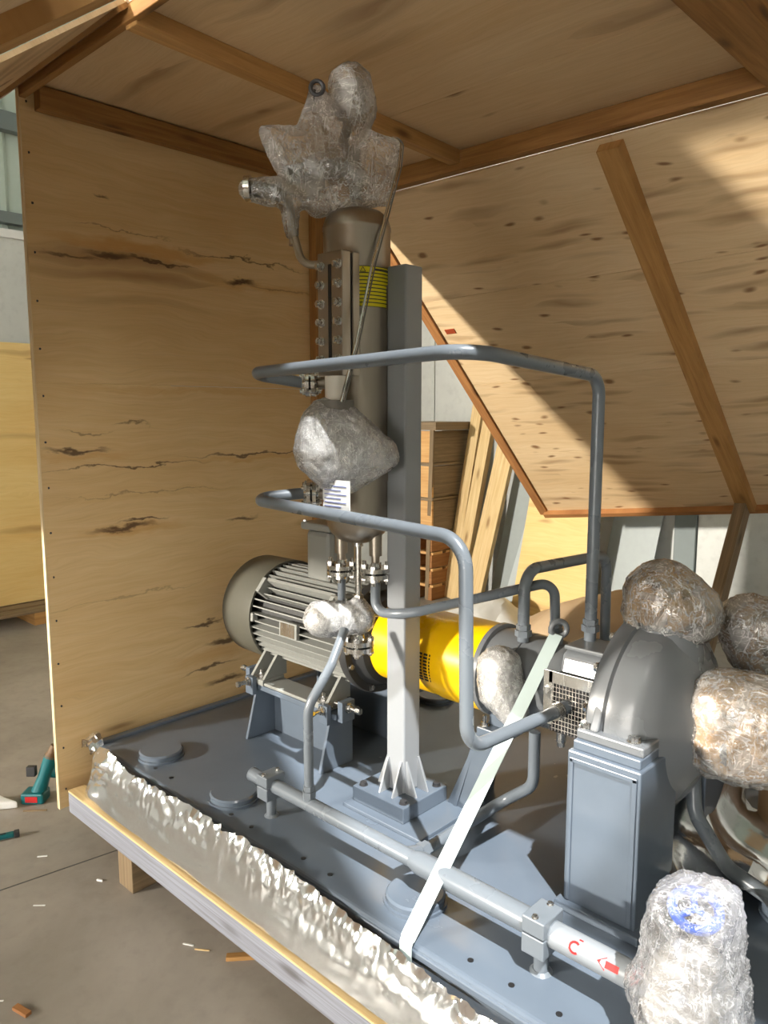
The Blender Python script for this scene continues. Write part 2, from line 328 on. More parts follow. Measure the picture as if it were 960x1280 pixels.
        if uvfn:
            L = me.uv_layers.new(name='UVMap')
            for p in me.polygons:
                for li in p.loop_indices:
                    L.data[li].uv = uvfn(me.vertices[me.loops[li].vertex_index].co + off, p.normal)
        me.materials.append(mat)
        if smooth:
            me.polygons.foreach_set('use_smooth', [True]*len(me.polygons)); me.set_sharp_from_angle(angle=math.radians(angle))
        ob = bpy.data.objects.new(name, me); COL.objects.link(ob)
        if parent is not None: ob.parent = parent
        else: ob.location = off
        WORLD[ob.name] = off
        if parent is not None: ob['_w'] = tuple(off)
        if bevel > 0:
            b = ob.modifiers.new('bevel', 'BEVEL'); b.width = bevel; b.segments = seg; b.limit_method = 'ANGLE'; b.angle_limit = math.radians(40); b.harden_normals = False
        return ob
WORLD = {}
def thing(name, label, cat, loc, group=None, kind=None):
    o = bpy.data.objects.new(name, None); COL.objects.link(o); o.location = loc; o.empty_display_size = 0.05
    tag(o, label, cat, group, kind); return o
def tag(o, label=None, cat=None, group=None, kind=None):
    if label: o['label'] = label
    if cat: o['category'] = cat
    if group: o['group'] = group
    if kind: o['kind'] = kind
    return o
def uv_axes(gu, gv, gw=None):
    """grain along gu; v across; end faces share"""
    gu, gv = Vector(gu), Vector(gv); gw = gu.cross(gv) if gw is None else Vector(gw)
    def f(p, n):
        a = abs(n.dot(gv)); return (p.dot(gu), p.dot(gw) if a > 0.7 else p.dot(gv))
    return f
UX, UY, UZ = uv_axes((1,0,0),(0,0,1)), uv_axes((0,1,0),(0,0,1)), uv_axes((0,0,1),(0,1,0))
def lumber(name, p0, p1, w, h, mat, parent=None, up=(0, 0, 1), bevel=0.003):
    d = (Vector(p1)-Vector(p0)).normalized(); u = Vector(up); x = d.cross(u).normalized(); u = x.cross(d)
    return MB().bar(p0, p1, w, h, up).build(name, mat, parent, smooth=False, bevel=bevel, uvfn=uv_axes(d, x, u))
def hexbolt(mb, p, d, r=0.008, h=0.007, shank=0.0, washer=True):
    p = Vector(p); d = Vector(d).normalized()
    if washer: mb.cyl(p, p+d*0.0015, r*1.25, 14)
    mb.cyl(p, p+d*h, r, 6)
    if shank > 0: mb.cyl(p+d*h, p+d*(h+shank), r*0.55, 10)
    return mb

# ================================================================ THE BUILDING
def struct(mb, name, mat, parent=None, **kw):
    o = mb.build(name, mat, parent, **kw)
    if parent is None: o['kind'] = 'structure'
    return o
floor = struct(MB().box((-6.2, -6.75, -0.1), (7.15, 5.45, 0.0)), 'floor', FLOORM, smooth=False)
fj = MB()
fj.bar((-6.0, 3.4, 0.0006), (7, 1.4, 0.0006), 0.006, 0.001); fj.bar((-3.58, -6, 0.0006), (-1.80, 5.2, 0.0006), 0.005, 0.001)
fj.build('floor_joint', m_plain('joint_dark', (0.10, 0.095, 0.09, 1), 0.8), floor, smooth=False)
XL, YB = -6.05, 5.30
wl = struct(MB().box((XL-0.15, -6.75, 0), (XL, YB+0.15, 2.80)), 'wall_left', CONC, smooth=False)
MB().box((XL-0.14, -6.6, 2.80), (XL+0.03, YB, 2.86)).build('sill_rail', WHITE, wl, smooth=False)
cl = MB(); y = YB
pro = []
while y > -6.4:
    pro += [(XL-0.07, y), (XL-0.07, y-0.10), (XL-0.035, y-0.13), (XL-0.035, y-0.17)]; y -= 0.20
vs = []; fs = []
for i, (px, py) in enumerate(pro):
    vs += [(px, py, 2.86), (px, py, 6.4)]
    if i: fs.append((2*i-2, 2*i, 2*i+1, 2*i-1))
cl.add(vs, fs); cl.build('corrugated_cladding', CLAD, wl, smooth=False)
MB().box((XL-0.03, -6.4, 2.90), (XL+0.05, YB, 2.98)).build('purlin', PURL, wl, smooth=False)
MB().box((XL-0.03, -6.4, 3.55), (XL+0.05, YB, 3.68)).build('purlin', PURL, wl, smooth=False)
wb = struct(MB().box((XL, YB, 0), (7.0, YB+0.15, 6.4)), 'wall_back', CONC, smooth=False)
for i, (a, b) in enumerate([(-6.04, -4.4), (-4.39, -2.19), (-2.03, 0.3), (0.32, 3.0)]):
    MB().box((a, YB-0.02, 0.0), (b, YB, 2.8)).build('concrete_panel', CONC, wb, smooth=False, bevel=0.004)
MB().box((-2.185, YB-0.045, 0.0), (-2.035, YB-0.005, 2.8)).build('steel_column', PURL, wb, smooth=False, bevel=0.004)
def wall_holes(name, axis, at, th, a0, a1, z1, holes):
    """flat wall with rectangular openings (a, b, z0, z1), built as one grid of blocks"""
    cs = sorted({a0, a1} | {h[0] for h in holes} | {h[1] for h in holes}); zs = sorted({0.0, z1} | {h[2] for h in holes} | {h[3] for h in holes}); mb = MB()
    for ca, cb_ in zip(cs, cs[1:]):
        for za, zb in zip(zs, zs[1:]):
            if any(h[0] <= (ca+cb_)/2 <= h[1] and h[2] <= (za+zb)/2 <= h[3] for h in holes): continue
            mb.box((ca, at, za), (cb_, at+th, zb)) if axis == 'x' else mb.box((at, ca, za), (at+th, cb_, zb))
    return struct(mb, name, CONC, smooth=False)
wf = wall_holes('wall_front', 'x', -6.75, 0.15, XL, 7.0, 6.4, [(-0.5, 2.3, 0.0, 4.4), (-6.0, -4.8, 2.46, 3.5)])  # unseen wall; door and window openings shaped to steer and mask the light
wr = wall_holes('wall_right', 'y', 7.0, 0.15, -6.75, 5.45, 6.4, [])
# unseen roof; skylight opening added, outlined to cut the sun on the skid
RZ = 6.4; kx, ky = 0.46*(RZ-0.35), -0.306*(RZ-0.35)
hole = [(-2.25, 1.72), (-0.72, 1.02), (0.75, 1.02), (0.75, 1.50), (-0.86, 1.50), (-0.86, 2.25), (-2.25, 2.25)]
hole = [(x+kx, y+ky) for x, y in hole]
bm = bmesh.new()
outer = [bm.verts.new((x, y, RZ)) for x, y in ((-6.2, -6.75), (7.15, -6.75), (7.15, 5.45), (-6.2, 5.45))]
inner = [bm.verts.new((x, y, RZ)) for x, y in hole]
es = [bm.edges.new((outer[i], outer[(i+1) % 4])) for i in range(4)] + [bm.edges.new((inner[i], inner[(i+1) % len(hole)])) for i in range(len(hole))]
bmesh.ops.triangle_fill(bm, use_beauty=True, edges=es)
# drop any triangle that filled the opening
def inside(px, py):
    r = False; j = len(hole)-1
    for i in range(len(hole)):
        xi, yi = hole[i]; xj, yj = hole[j]
        if (yi > py) != (yj > py) and px < (xj-xi)*(py-yi)/(yj-yi)+xi: r = not r
        j = i
    return r
bmesh.ops.delete(bm, geom=[f for f in bm.faces if inside(f.calc_center_median().x, f.calc_center_median().y)], context='FACES')
me = bpy.data.meshes.new('ceiling'); bm.to_mesh(me); bm.free(); me.materials.append(CLAD)
ro = bpy.data.objects.new('ceiling', me); COL.objects.link(ro); ro['kind'] = 'structure'
sm = ro.modifiers.new('thick', 'SOLIDIFY'); sm.thickness = 0.05; sm.offset = 1

# ================================================================ THE CRATE
XW = -2.62; CZ = 2.57; YF = 1.10; YR = 2.60
# base: front sill board, rear sill, deck planks, bearers
cb = thing('timber_platform', 'wooden crate base platform under the grey steel skid', 'platform', (-1.2, 1.85, 0.12))
lumber('sill_board', (-2.60, 1.12, 0.158), (0.45, 1.12, 0.158), 0.04, 0.075, TIM_B, cb)
lumber('sill_board', (-2.60, 2.58, 0.158), (0.45, 2.58, 0.158), 0.04, 0.075, TIM_B, cb)
lumber('edge_plank', (-2.60, 1.130, 0.199), (0.45, 1.130, 0.199), 0.06, 0.006, TIM_L, cb, bevel=0)
yy = 1.162
while yy < 2.5:
    lumber('deck_plank', (-2.60, yy+0.058, 0.18), (0.45, yy+0.058, 0.18), 0.116, 0.028, TIM_L, cb); yy += 0.12
for i, (xx, lab) in enumerate([(-2.21, 'old square timber bearer below the crate base beside the end panel'), (-0.30, 'square timber bearer below the crate base under the pump end')]):
    tag(lumber('timber_bearer', (xx, 1.105, 0.0595), (xx, 2.62, 0.0595), 0.09, 0.119, TIM_O), lab, 'timber')
# end panel
ep = thing('crate_end_panel', 'tall plywood crate end panel standing behind the motor with dark knots', 'crate panel', (-2.63, 1.85, 0.13))
for z0, z1 in ((0.13, 1.6385), (1.64, 2.575)):
    MB().box((-2.638, 1.08, z0), (-2.620, 2.60, z1)).build('plywood_sheet', PLY_END, ep, smooth=False, uvfn=uv_axes((0,1,0),(0,0,1)), bevel=0.0015)
MB().box((-2.6385, 1.076, 0.13), (-2.6195, 1.0805, 2.575)).build('raw_edge', EDGE, ep, smooth=False, uvfn=UZ)
lumber('batten', (-2.595, 2.335, 0.36), (-2.595, 2.335, 2.49), 0.105, 0.045, TIM_D, ep, up=(1, 0, 0))
lumber('batten', (-2.595, 1.125, 2.535), (-2.595, 2.59, 2.535), 0.045, 0.07, TIM_D, ep)
nl = MB()
for k in range(16):
    nl.cyl((-2.620, 1.10+0.006*random.random(), 0.2+k*0.155), (-2.6188, 1.10, 0.2+k*0.155), 0.004, 8)
for k in range(10): nl.cyl((-2.620, 1.2+k*0.13, 0.30), (-2.6188, 1.2+k*0.13, 0.30), 0.004, 8)
tag(nl.build('nail_heads', BLACK, ep), kind='stuff')
# roof
rf = thing('crate_roof', 'flat plywood crate roof with timber battens above the vessel', 'crate roof', (-1.2, 1.85, 2.5))
MB().box((-2.64, 1.08, 2.575), (0.80, 2.099, 2.592)).build('plywood_sheet', PLY_A, rf, smooth=False, uvfn=uv_axes((1,0,0),(0,1,0)), bevel=0.0015)
MB().box((-2.64, 2.101, 2.575), (0.80, 2.64, 2.592)).build('plywood_sheet', PLY_A, rf, smooth=False, uvfn=lambda p, n: (p.x+5.3, p.y+3.1), bevel=0.0015)
lumber('batten', (-1.93, 1.09, 2.549), (-2.02, 2.54, 2.549), 0.05, 0.052, TIM_M, rf)
lumber('batten', (-0.79, 1.09, 2.537), (-0.79, 2.54, 2.537), 0.12, 0.075, TIM_D, rf)
lumber('edge_beam', (-2.57, 2.567, 2.537), (0.80, 2.567, 2.537), 0.05, 0.075, TIM_D, rf)
lumber('edge_beam', (-2.64, 1.09, 2.553), (0.80, 1.09, 2.553), 0.022, 0.040, TIM_D, rf)
# back side panel: hinged under the roof edge, propped outwards, a little twisted
def back_pt(X, s, h=0.0):
    a = math.radians(42 - 3.3*(X+2.7)); d = Vector((0, math.cos(a), -math.sin(a))); n = Vector((0, -math.sin(a), -math.cos(a)))
    return Vector((X - 0.035*s, 2.60, 2.495)) + d*s + n*h
def panel_slab(name, ptf, x0, x1, s0, s1, h0, h1, mat, parent, nx=6, ns=6, uvo=(0, 0), along=True, bevel=0.0):
    vs = []; fs = []
    for h in (h0, h1):
        for i in range(nx+1):
            for j in range(ns+1): vs.append(ptf(x0+(x1-x0)*i/nx, s0+(s1-s0)*j/ns, h))
    N = (nx+1)*(ns+1); q = lambda i, j, k: k*N+i*(ns+1)+j
    for i in range(nx):
        for j in range(ns):
            fs += [(q(i,j,0), q(i,j+1,0), q(i+1,j+1,0), q(i+1,j,0)), (q(i,j,1), q(i+1,j,1), q(i+1,j+1,1), q(i,j+1,1))]
    for i in range(nx): fs += [(q(i,0,0), q(i+1,0,0), q(i+1,0,1), q(i,0,1)), (q(i,ns,0), q(i,ns,1), q(i+1,ns,1), q(i+1,ns,0))]
    for j in range(ns): fs += [(q(0,j,0), q(0,j,1), q(0,j+1,1), q(0,j+1,0)), (q(nx,j,0), q(nx,j+1,0), q(nx,j+1,1), q(nx,j,1))]
    org = ptf(x0, 0, 0)
    ds = (ptf(x0, 1, 0)-org).normalized()
    mb = MB(); mb.add(vs, fs)
    if along: f = lambda p, n: (p.x+uvo[0], (p-org).dot(ds)+uvo[1])
    else: f = lambda p, n: ((p-org).dot(ds)+uvo[0], p.x+uvo[1])
    return mb.build(name, mat, parent, smooth=False, uvfn=f, bevel=bevel)
bp = thing('crate_side_panel', 'plywood crate side panel propped outwards behind the pump with lamplit patch', 'crate panel', (-1.3, 3.5, 0.85))
SL = 2.43
for j, (s0, s1) in enumerate([(0.0, 0.608), (0.611, 1.219), (1.222, 1.829), (1.832, SL)]):
    for i, (x0, x1) in enumerate([(-2.6, -1.375), (-1.373, -0.1)]):
        panel_slab('plywood_sheet', back_pt, x0, x1, s0, s1, -0.012, 0.0, PLY_B, bp, 4, 4, (j*1.7+i*0.9, j*0.37+i*2.2))
panel_slab('batten', back_pt, -1.425, -1.335, 0.02, SL, 0.0, 0.04, TIM_M, bp, 1, 10, (0, 0), False)
panel_slab('edge_batten', back_pt, -2.66, -2.605, 0.0, SL+0.02, -0.06, 0.012, TIM_R, bp, 1, 10, (3, 1), False)
panel_slab('red_mark', back_pt, -2.57, -2.51, 0.80, 0.83, 0.0, 0.004, m_plain('red_brown', srgb(150, 62, 30), 0.6), bp, 1, 1)
panel_slab('bottom_batten', back_pt, -2.62, -0.1, SL-0.012, SL+0.025, -0.05, 0.035, TIM_R, bp, 8, 1, (0, 4))
tag(lumber('prop_timber', back_pt(-1.40, SL-0.06, 0.045)+Vector((0.02, -0.03, 0.0)), (-1.385, 3.57, 0.012), 0.10, 0.06, TIM_O, up=(1, 0, 0)), 'rough timber prop holding up the tilted crate side panel', 'timber')
# front side panel over the camera's left
def front_pt(X, s, h=0.0):
    a = math.radians(37); d = Vector((0, -math.cos(a), -math.sin(a))); n = Vector((0, math.sin(a), -math.cos(a)))
    return Vector((X, 1.075, 2.575)) + d*s + n*h
fp = thing('crate_side_panel', 'plywood crate side panel propped outwards over the open front of the crate', 'crate panel', (-1.9, 0.3, 1.43))
for j, (x0, x1, s0, s1) in enumerate([(-3.12, -1.925, 0.0, 0.95), (-3.32, -1.925, 0.953, 1.90), (-1.92, -0.5, 0.60, 1.90)]):  # extra width and open slot added to shape light on the back panel
    panel_slab('plywood_sheet', front_pt, x0, x1, s0, s1, -0.012, 0.0, PLY_A, fp, 1, 1, (j*2+7, j*0.4+3))
panel_slab('batten', front_pt, -1.42, -1.31, 0.0, 1.89, 0.0, 0.035, TIM_M, fp, 1, 1, (0, 5), False)
panel_slab('edge_batten', front_pt, -3.12, -1.92, 0.0, 0.03, 0.0, 0.012, TIM_D, fp, 1, 1, (4, 4))

# ================================================================ SKID BASEPLATE
PZ = 0.35
sk = thing('skid_baseplate', 'glossy grey painted steel baseplate carrying motor, vessel and pump', 'baseplate', (-1.2, 1.85, 0.20))
MB().box((-2.585, 1.20, 0.205), (0.35, 2.50, PZ)).build('plate', STEEL_P, sk, smooth=False, bevel=0.012, seg=3)
MB().box((-2.585, 1.203, PZ-0.01), (-2.555, 2.50, PZ+0.012)).build('rim', STEEL_P, sk, smooth=False, bevel=0.005)
rr = MB()
rr.box((-2.585, 1.196, PZ-0.030), (0.35, 1.206, PZ-0.010)); rr.build('front_rim', STEEL_P, sk, smooth=False, bevel=0.004)
PAD = None
for (px, py) in ((-2.323, 1.315), (-1.893, 1.315), (-1.150, 1.325), (-1.965, 2.38), (-0.45, 1.9)):
    p = MB().lathe((px, py, PZ-0.002), (0, 0, 1), [(0, .080), (.010, .080), (.010, .074), (.022, .074), (.027, .069), (.027, 0.001)], 40).build('round_pad', STEEL_P, sk)
hm = None
for i, hx in enumerate([-2.249, -2.151, -1.816, -1.716, -1.486, -1.380, -0.924, -0.817, -0.703, -0.60]):
    MB().cyl((hx, 1.25, PZ-0.002), (hx, 1.25, PZ+0.0012), 0.007, 14).build('bolt_hole', DARK, sk)
# ------------------------------------------------ motor pedestal
mp = thing('motor_pedestal', 'grey welded steel pedestal with jacking bolts under the electric motor', 'pedestal', (-2.01, 1.85, PZ))
for gx in (-2.215, -1.815):
    for sgn in (-1, 1):
        c = 1.85
        poly = [(gx-0.006, c+sgn*0.25, PZ), (gx-0.006, c+sgn*0.10, PZ), (gx-0.006, c+sgn*0.10, 0.535), (gx-0.006, c+sgn*0.20, 0.535)]
        MB().prism(poly, (0.012, 0, 0)).build('gusset', STEEL_P, mp, smooth=False, bevel=0.002)
for sgn in (-1, 1):
    MB().box((-2.21, 1.85+sgn*0.115-0.006, PZ), (-1.81, 1.85+sgn*0.115+0.006, 0.535)).build('web', STEEL_P, mp, smooth=False)
    MB().box((-2.25, 1.85+sgn*0.155-0.055, 0.535), (-1.775, 1.85+sgn*0.155+0.055, 0.555)).build('top_plate', STEEL_P, mp, smooth=False, bevel=0.003)
for sgn in (-1, 1):
    for gx, dx in ((-2.262, -1), (-1.762, 1)):
        yy = 1.85+sgn*0.175
        MB().box((gx-0.012, yy-0.028, 0.53), (gx+0.012, yy+0.028, 0.60)).build('jack_lug', STEEL_P, mp, smooth=False, bevel=0.002)
        hexbolt(MB().cyl((gx-dx*0.05, yy, 0.578), (gx+dx*0.05, yy, 0.578), 0.008, 12), (gx+dx*0.014, yy, 0.578), (dx, 0, 0), 0.014, 0.012).cyl((gx+dx*0.05, yy, 0.578), (gx+dx*0.068, yy, 0.578), 0.011, 6).build('jack_bolt', BOLT, mp)
        MB().box((gx-dx*0.05-0.022, 1.85+sgn*0.225-0.010, 0.52), (gx-dx*0.05+0.022, 1.85+sgn*0.225+0.010, 0.585)).build('jack_lug', STEEL_P, mp, smooth=False, bevel=0.002)
        y0 = 1.85+sgn*0.225
        hexbolt(MB().cyl((gx-dx*0.05, y0-sgn*0.03, 0.568), (gx-dx*0.05, y0+sgn*0.05, 0.568), 0.0075, 12), (gx-dx*0.05, y0+sgn*0.012, 0.568), (0, sgn, 0), 0.013, 0.011).cyl((gx-dx*0.05, y0+sgn*0.05, 0.568), (gx-dx*0.05, y0+sgn*0.063, 0.568), 0.0105, 6).build('jack_bolt', BOLT, mp)
# ------------------------------------------------ electric motor
AY, AZ = 1.85, 0.78
mo = thing('electric_motor', 'dark grey finned electric motor on the pedestal beside the plywood end panel', 'motor', (-2.05, AY, 0.555))
MB().lathe((-2.46, AY, AZ), (1, 0, 0), [(0, .12), (0.0, .165), (.02, .185), (.035, .194), (.205, .196), (.205, .188), (.06, .186), (.06, .10)], 56).build('fan_cover', MOTOR_P, mo)
MB().lathe((-2.30, AY, AZ), (1, 0, 0), [(0, .15), (.03, .152), (.53, .152), (.55, .17)], 48).build('frame', MOTOR_K, mo)  # barrel coloured dark to put shade between the fins
for k in range(44):
    t = 2*PI*k/44
    e = Vector((0, math.cos(t), math.sin(t)))
    if abs(e.y) < 0.60 and e.z < 0: continue
    if e.z > 0.80 and abs(e.y) < 0.45 and k % 2: pass
    p0 = Vector((-2.262, AY, AZ)); r0, r1 = 0.150, 0.186
    tang = Vector((0, -e.z, e.y))
    vs = []
    for X, ra in ((-2.262, r1), (-1.80, r1), (-1.785, r1-0.008)):
        for r, hw in ((r0, 0.0036), (ra, 0.0022)):
            for sg in (-1, 1): vs.append(Vector((X, AY, AZ)) + e*r + tang*hw*sg)
    fs = []
    for i in range(2):
        a = i*4; fs += [(a, a+2, a+6, a+4), (a+1, a+5, a+7, a+3), (a+2, a+3, a+7, a+6)]
    fs += [(0, 1, 3, 2), (8, 10, 11, 9)]
    MB().add(vs, fs).build('cooling_fin', MOTOR_L if 1 else MOTOR_P, mo, smooth=False)
MB().lathe((-1.785, AY, AZ), (1, 0, 0), [(0, .15), (.0, .19), (.022, .194), (.034, .19), (.036, .165), (.075, .15), (.095, .12), (.10, .05)], 56).build('end_bell', MOTOR_K, mo)
bb = MB()
for k in range(8):
    t = PI/8+2*PI*k/8; hexbolt(bb, (-1.752, AY+math.cos(t)*.176, AZ+math.sin(t)*.176), (1, 0, 0), .010, .009)
bb.build('end_bell_bolts', BOLT, mo)
for sgn in (-1, 1):
    for fx in (-2.20, -1.86):
        MB().box((fx-0.045, AY+sgn*0.165-0.05, 0.556), (fx+0.045, AY+sgn*0.165+0.05, 0.578)).build('foot', MOTOR_L, mo, smooth=False, bevel=0.003)
        MB().prism([(fx-0.04, AY+sgn*0.205, 0.578), (fx-0.04, AY+sgn*0.10, 0.578), (fx-0.04, AY+sgn*0.10, 0.66), (fx-0.04, AY+sgn*0.135, 0.665)], (0.012, 0, 0)).build('foot_rib', MOTOR_L, mo, smooth=False)
        MB().prism([(fx+0.028, AY+sgn*0.205, 0.578), (fx+0.028, AY+sgn*0.10, 0.578), (fx+0.028, AY+sgn*0.10, 0.66), (fx+0.028, AY+sgn*0.135, 0.665)], (0.012, 0, 0)).build('foot_rib', MOTOR_L, mo, smooth=False)
        hexbolt(MB(), (fx, AY+sgn*0.185, 0.578), (0, 0, 1), 0.013, 0.014, 0.012).build('foot_bolt', BOLT, mo)
    MB().box((-2.25, AY+sgn*0.165-0.045, 0.5565), (-1.81, AY+sgn*0.165+0.045, 0.568)).build('foot_rail', MOTOR_L, mo, smooth=False, bevel=0.003)
# terminal box pad along the upper front of the frame and the eye bolt
def cyl_frame(ang, r):  # frame on the motor barrel: e outward, t tangential
    e = Vector((0, math.cos(ang), math.sin(ang))); return Matrix(((1, 0, 0, 0), (0, -e.z*-1*0+(-e.z), e.y, 0), (0, e.y, e.z, 0), (0, 0, 0, 1)))
def on_barrel(x0, x1, ang, r0, r1, hw):
    e = Vector((0, math.cos(ang), math.sin(ang))); t = Vector((0, -e.z, e.y)); o = Vector((0, AY, AZ)); mb = MB(); vs = []
    for X in (x0, x1):
        for r in (r0, r1):
            for s in (-1, 1): vs.append(o + Vector((X, 0, 0)) + e*r + t*hw*s)
    return mb.add(vs, [(0,1,3,2),(4,6,7,5),(0,2,6,4),(1,5,7,3),(2,3,7,6),(0,4,5,1)])
A1 = math.radians(140)
on_barrel(-2.235, -2.215, A1, 0.15, 0.212, 0.030).build('lug_block', MOTOR_L, mo, smooth=False, bevel=0.003)
on_barrel(-1.86, -1.84, A1, 0.15, 0.212, 0.030).build('lug_block', MOTOR_L, mo, smooth=False, bevel=0.003)
on_barrel(-2.22, -1.85, math.radians(132), 0.17, 0.205, 0.006).build('lug_rail', MOTOR_L, mo, smooth=False)
on_barrel(-2.08, -1.985, math.radians(178), 0.18, 0.197, 0.028).build('nameplate_block', MOTOR_L, mo, smooth=False, bevel=0.003)
on_barrel(-2.07, -1.995, math.radians(178), 0.197, 0.1985, 0.023).build('nameplate', STAIN_B, mo, smooth=False)
on_barrel(-2.25, -2.235, math.radians(176), 0.17, 0.195, 0.016).build('lug_block', MOTOR_L, mo, smooth=False, bevel=0.003)
MB().torus((-1.83, 1.72, 1.00), (0.6, -0.75, 0), 0.024, 0.0075).cyl((-1.83, 1.72, 0.93), (-1.83, 1.72, 0.978), 0.012, 12).build('eye_bolt', MOTOR_P, mo)
MB().box((-1.86, 1.70, 0.88), (-1.78, 1.80, 0.935)).build('eye_pad', MOTOR_P, mo, smooth=False, bevel=0.003)
tb = MB().box((-2.085, 1.785, 0.93), (-1.955, 1.915, 1.125)).build('terminal_box', MOTOR_L, mo, smooth=False, bevel=0.02)
MB().box((-2.097, 1.773, 1.125), (-1.943, 1.927, 1.152)).build('lid', MOTOR_L, tb, smooth=False, bevel=0.006)
tbb = MB()
for ax in (-2.085, -1.955):
    for ay in (1.785, 1.915): hexbolt(tbb, (ax, ay, 1.152), (0, 0, 1), .008, .006)
tbb.build('lid_screws', BOLT, tb)
# ------------------------------------------------ coupling guard
cg = thing('coupling_guard', 'bright yellow sheet metal coupling guard with a slotted vent grid', 'guard', (-1.49, AY, AZ-0.13))
MB().lathe((-1.70, AY, AZ), (1, 0, 0), [(0, .112), (.0, .130), (.27, .130), (.27, .120)], 60).build('guard_shell', YELLOW, cg)
MB().lathe((-1.44, AY, AZ), (1, 0, 0), [(0, .12), (.0, .134), (.155, .134), (.155, .10)], 60).build('guard_sleeve', YELLOW, cg)
vg = MB()
for r in range(9):
    ang = math.radians(166 + r*4.6)
    for c in range(5):
        x0 = -1.490+c*0.021
        e = Vector((0, math.cos(ang), math.sin(ang))); t = Vector((0, -e.z, e.y)); o = Vector((0, AY, AZ))
        vs = [o+Vector((X, 0, 0))+e*rad+t*hw for X in (x0, x0+0.015) for rad in (0.128, 0.1306) for hw in (-0.0032, 0.0032)]
        vg.add(vs, [(0,1,3,2),(4,6,7,5),(0,2,6,4),(1,5,7,3),(2,3,7,6),(0,4,5,1)])
vg.build('vent_slots', DARK, cg, smooth=False)

# ================================================================ PUMP
pu = thing('process_pump', 'grey painted centrifugal pump with bearing bracket and big round casing', 'pump', (-0.95, AY, PZ+0.02))
MB().lathe((-1.283, AY, AZ), (1, 0, 0), [(0, .10), (.0, .138), (.016, .138), (.02, .128), (.115, .128), (.117, .1255), (.121, .1255), (.123, .128), (.235, .124), (.26, .112), (.29, .09), (.34, .085)], 56).build('bearing_bracket', PUMP_P, pu)
# boxy seal housing with flat top
MB().prism([(-1.02, 1.745, 0.835), (-1.02, 1.765, 0.905), (-1.02, 1.80, 0.925), (-1.02, 1.90, 0.925), (-1.02, 1.95, 0.835), (-1.02, 1.93, 0.70), (-1.02, 1.76, 0.70)], (0.17, 0, 0)).build('seal_housing', PUMP_P, pu, smooth=False, bevel=0.012, seg=3)
MB().box((-1.015, 1.765, 0.918), (-0.865, 1.86, 0.930)).build('housing_lip', PUMP_P, pu, smooth=False, bevel=0.004)
# mesh guard in the bracket window
mg = MB().box((-1.03, 1.718, 0.835), (-0.875, 1.724, 0.868)).box((-1.045, 1.718, 0.72), (-1.018, 1.724, 0.868)).box((-0.885, 1.718, 0.70), (-0.875, 1.724, 0.868)).build('guard_frame', STAIN_B, pu, smooth=False, bevel=0.001)
gm = MB()
for k in range(15): gm.box((-1.018+k*0.0095, 1.720, 0.705), (-1.018+k*0.0095+0.0022, 1.722, 0.842))
for k in range(11): gm.box((-1.02, 1.7195, 0.712+k*0.0125), (-0.878, 1.7225, 0.7142+k*0.0125))
gm.build('guard_mesh', STAIN_B, pu, smooth=False)
MB().box((-1.03, 1.727, 0.70), (-0.878, 1.74, 0.86)).build('guard_recess', DARK, pu, smooth=False)
hexbolt(MB(), (-1.032, 1.718, 0.815), (0, -1, 0), 0.010, 0.008).build('guard_bolt', BOLT, pu)
MB().cyl((-1.00, 1.74, 0.70), (-1.00, 1.74, 0.672), 0.013, 14).cyl((-1.00, 1.74, 0.672), (-1.00, 1.74, 0.658), 0.010, 6).build('drain_plug', BOLT, pu)
MB().torus((-1.075, 1.84, 0.945), (0.72, -0.70, 0), 0.022, 0.008, 28, 12).cyl((-1.075, 1.84, 0.90), (-1.075, 1.84, 0.925), 0.013, 14).build('lifting_eye', PUMP_P, pu)
# casing
MB().lathe((-0.865, AY, AZ), (1, 0, 0), [(0, .10), (.0, .235), (.006, .245), (.045, .248), (.05, .240), (.055, .248), (.115, .246), (.135, .232), (.165, .19), (.195, .13), (.22, .098), (.265, .095), (.265, .105), (.285, .105), (.285, .02)], 72).build('casing', PUMP_P, pu)
MB().lathe((-0.78, AY, AZ+0.15), (0, 0, 1), [(0, .10), (.09, .085), (.105, .08), (.105, .084), (.13, .084), (.13, .02)], 40).build('discharge_nozzle', PUMP_P, pu)
cbolts = MB()
for k in range(14):
    t = 2*PI*k/14+0.2; hexbolt(cbolts, (-0.866, AY+math.cos(t)*.222, AZ+math.sin(t)*.222), (-1, 0, 0), .012, .012)
cbolts.build('casing_bolts', BOLT, pu)
for sgn in (-1, 1):
    c = AY
    MB().box((-0.868, c+sgn*0.185-0.085, 0.775), (-0.70, c+sgn*0.185+0.085, 0.798)).build('casing_foot', PUMP_P, pu, smooth=False, bevel=0.004)
    MB().prism([(-0.84, c+sgn*0.262, 0.798), (-0.84, c+sgn*0.15, 0.798), (-0.84, c+sgn*0.15, 0.97), (-0.84, c+sgn*0.195, 0.93), (-0.84, c+sgn*0.232, 0.86)], (0.022, 0, 0)).build('foot_gusset', PUMP_P, pu, smooth=False, bevel=0.004)
    for bx in (-0.856, -0.735): hexbolt(MB(), (bx, c+sgn*0.245, 0.798), (0, 0, 1), 0.014, 0.012).build('foot_bolt', BOLT, pu)
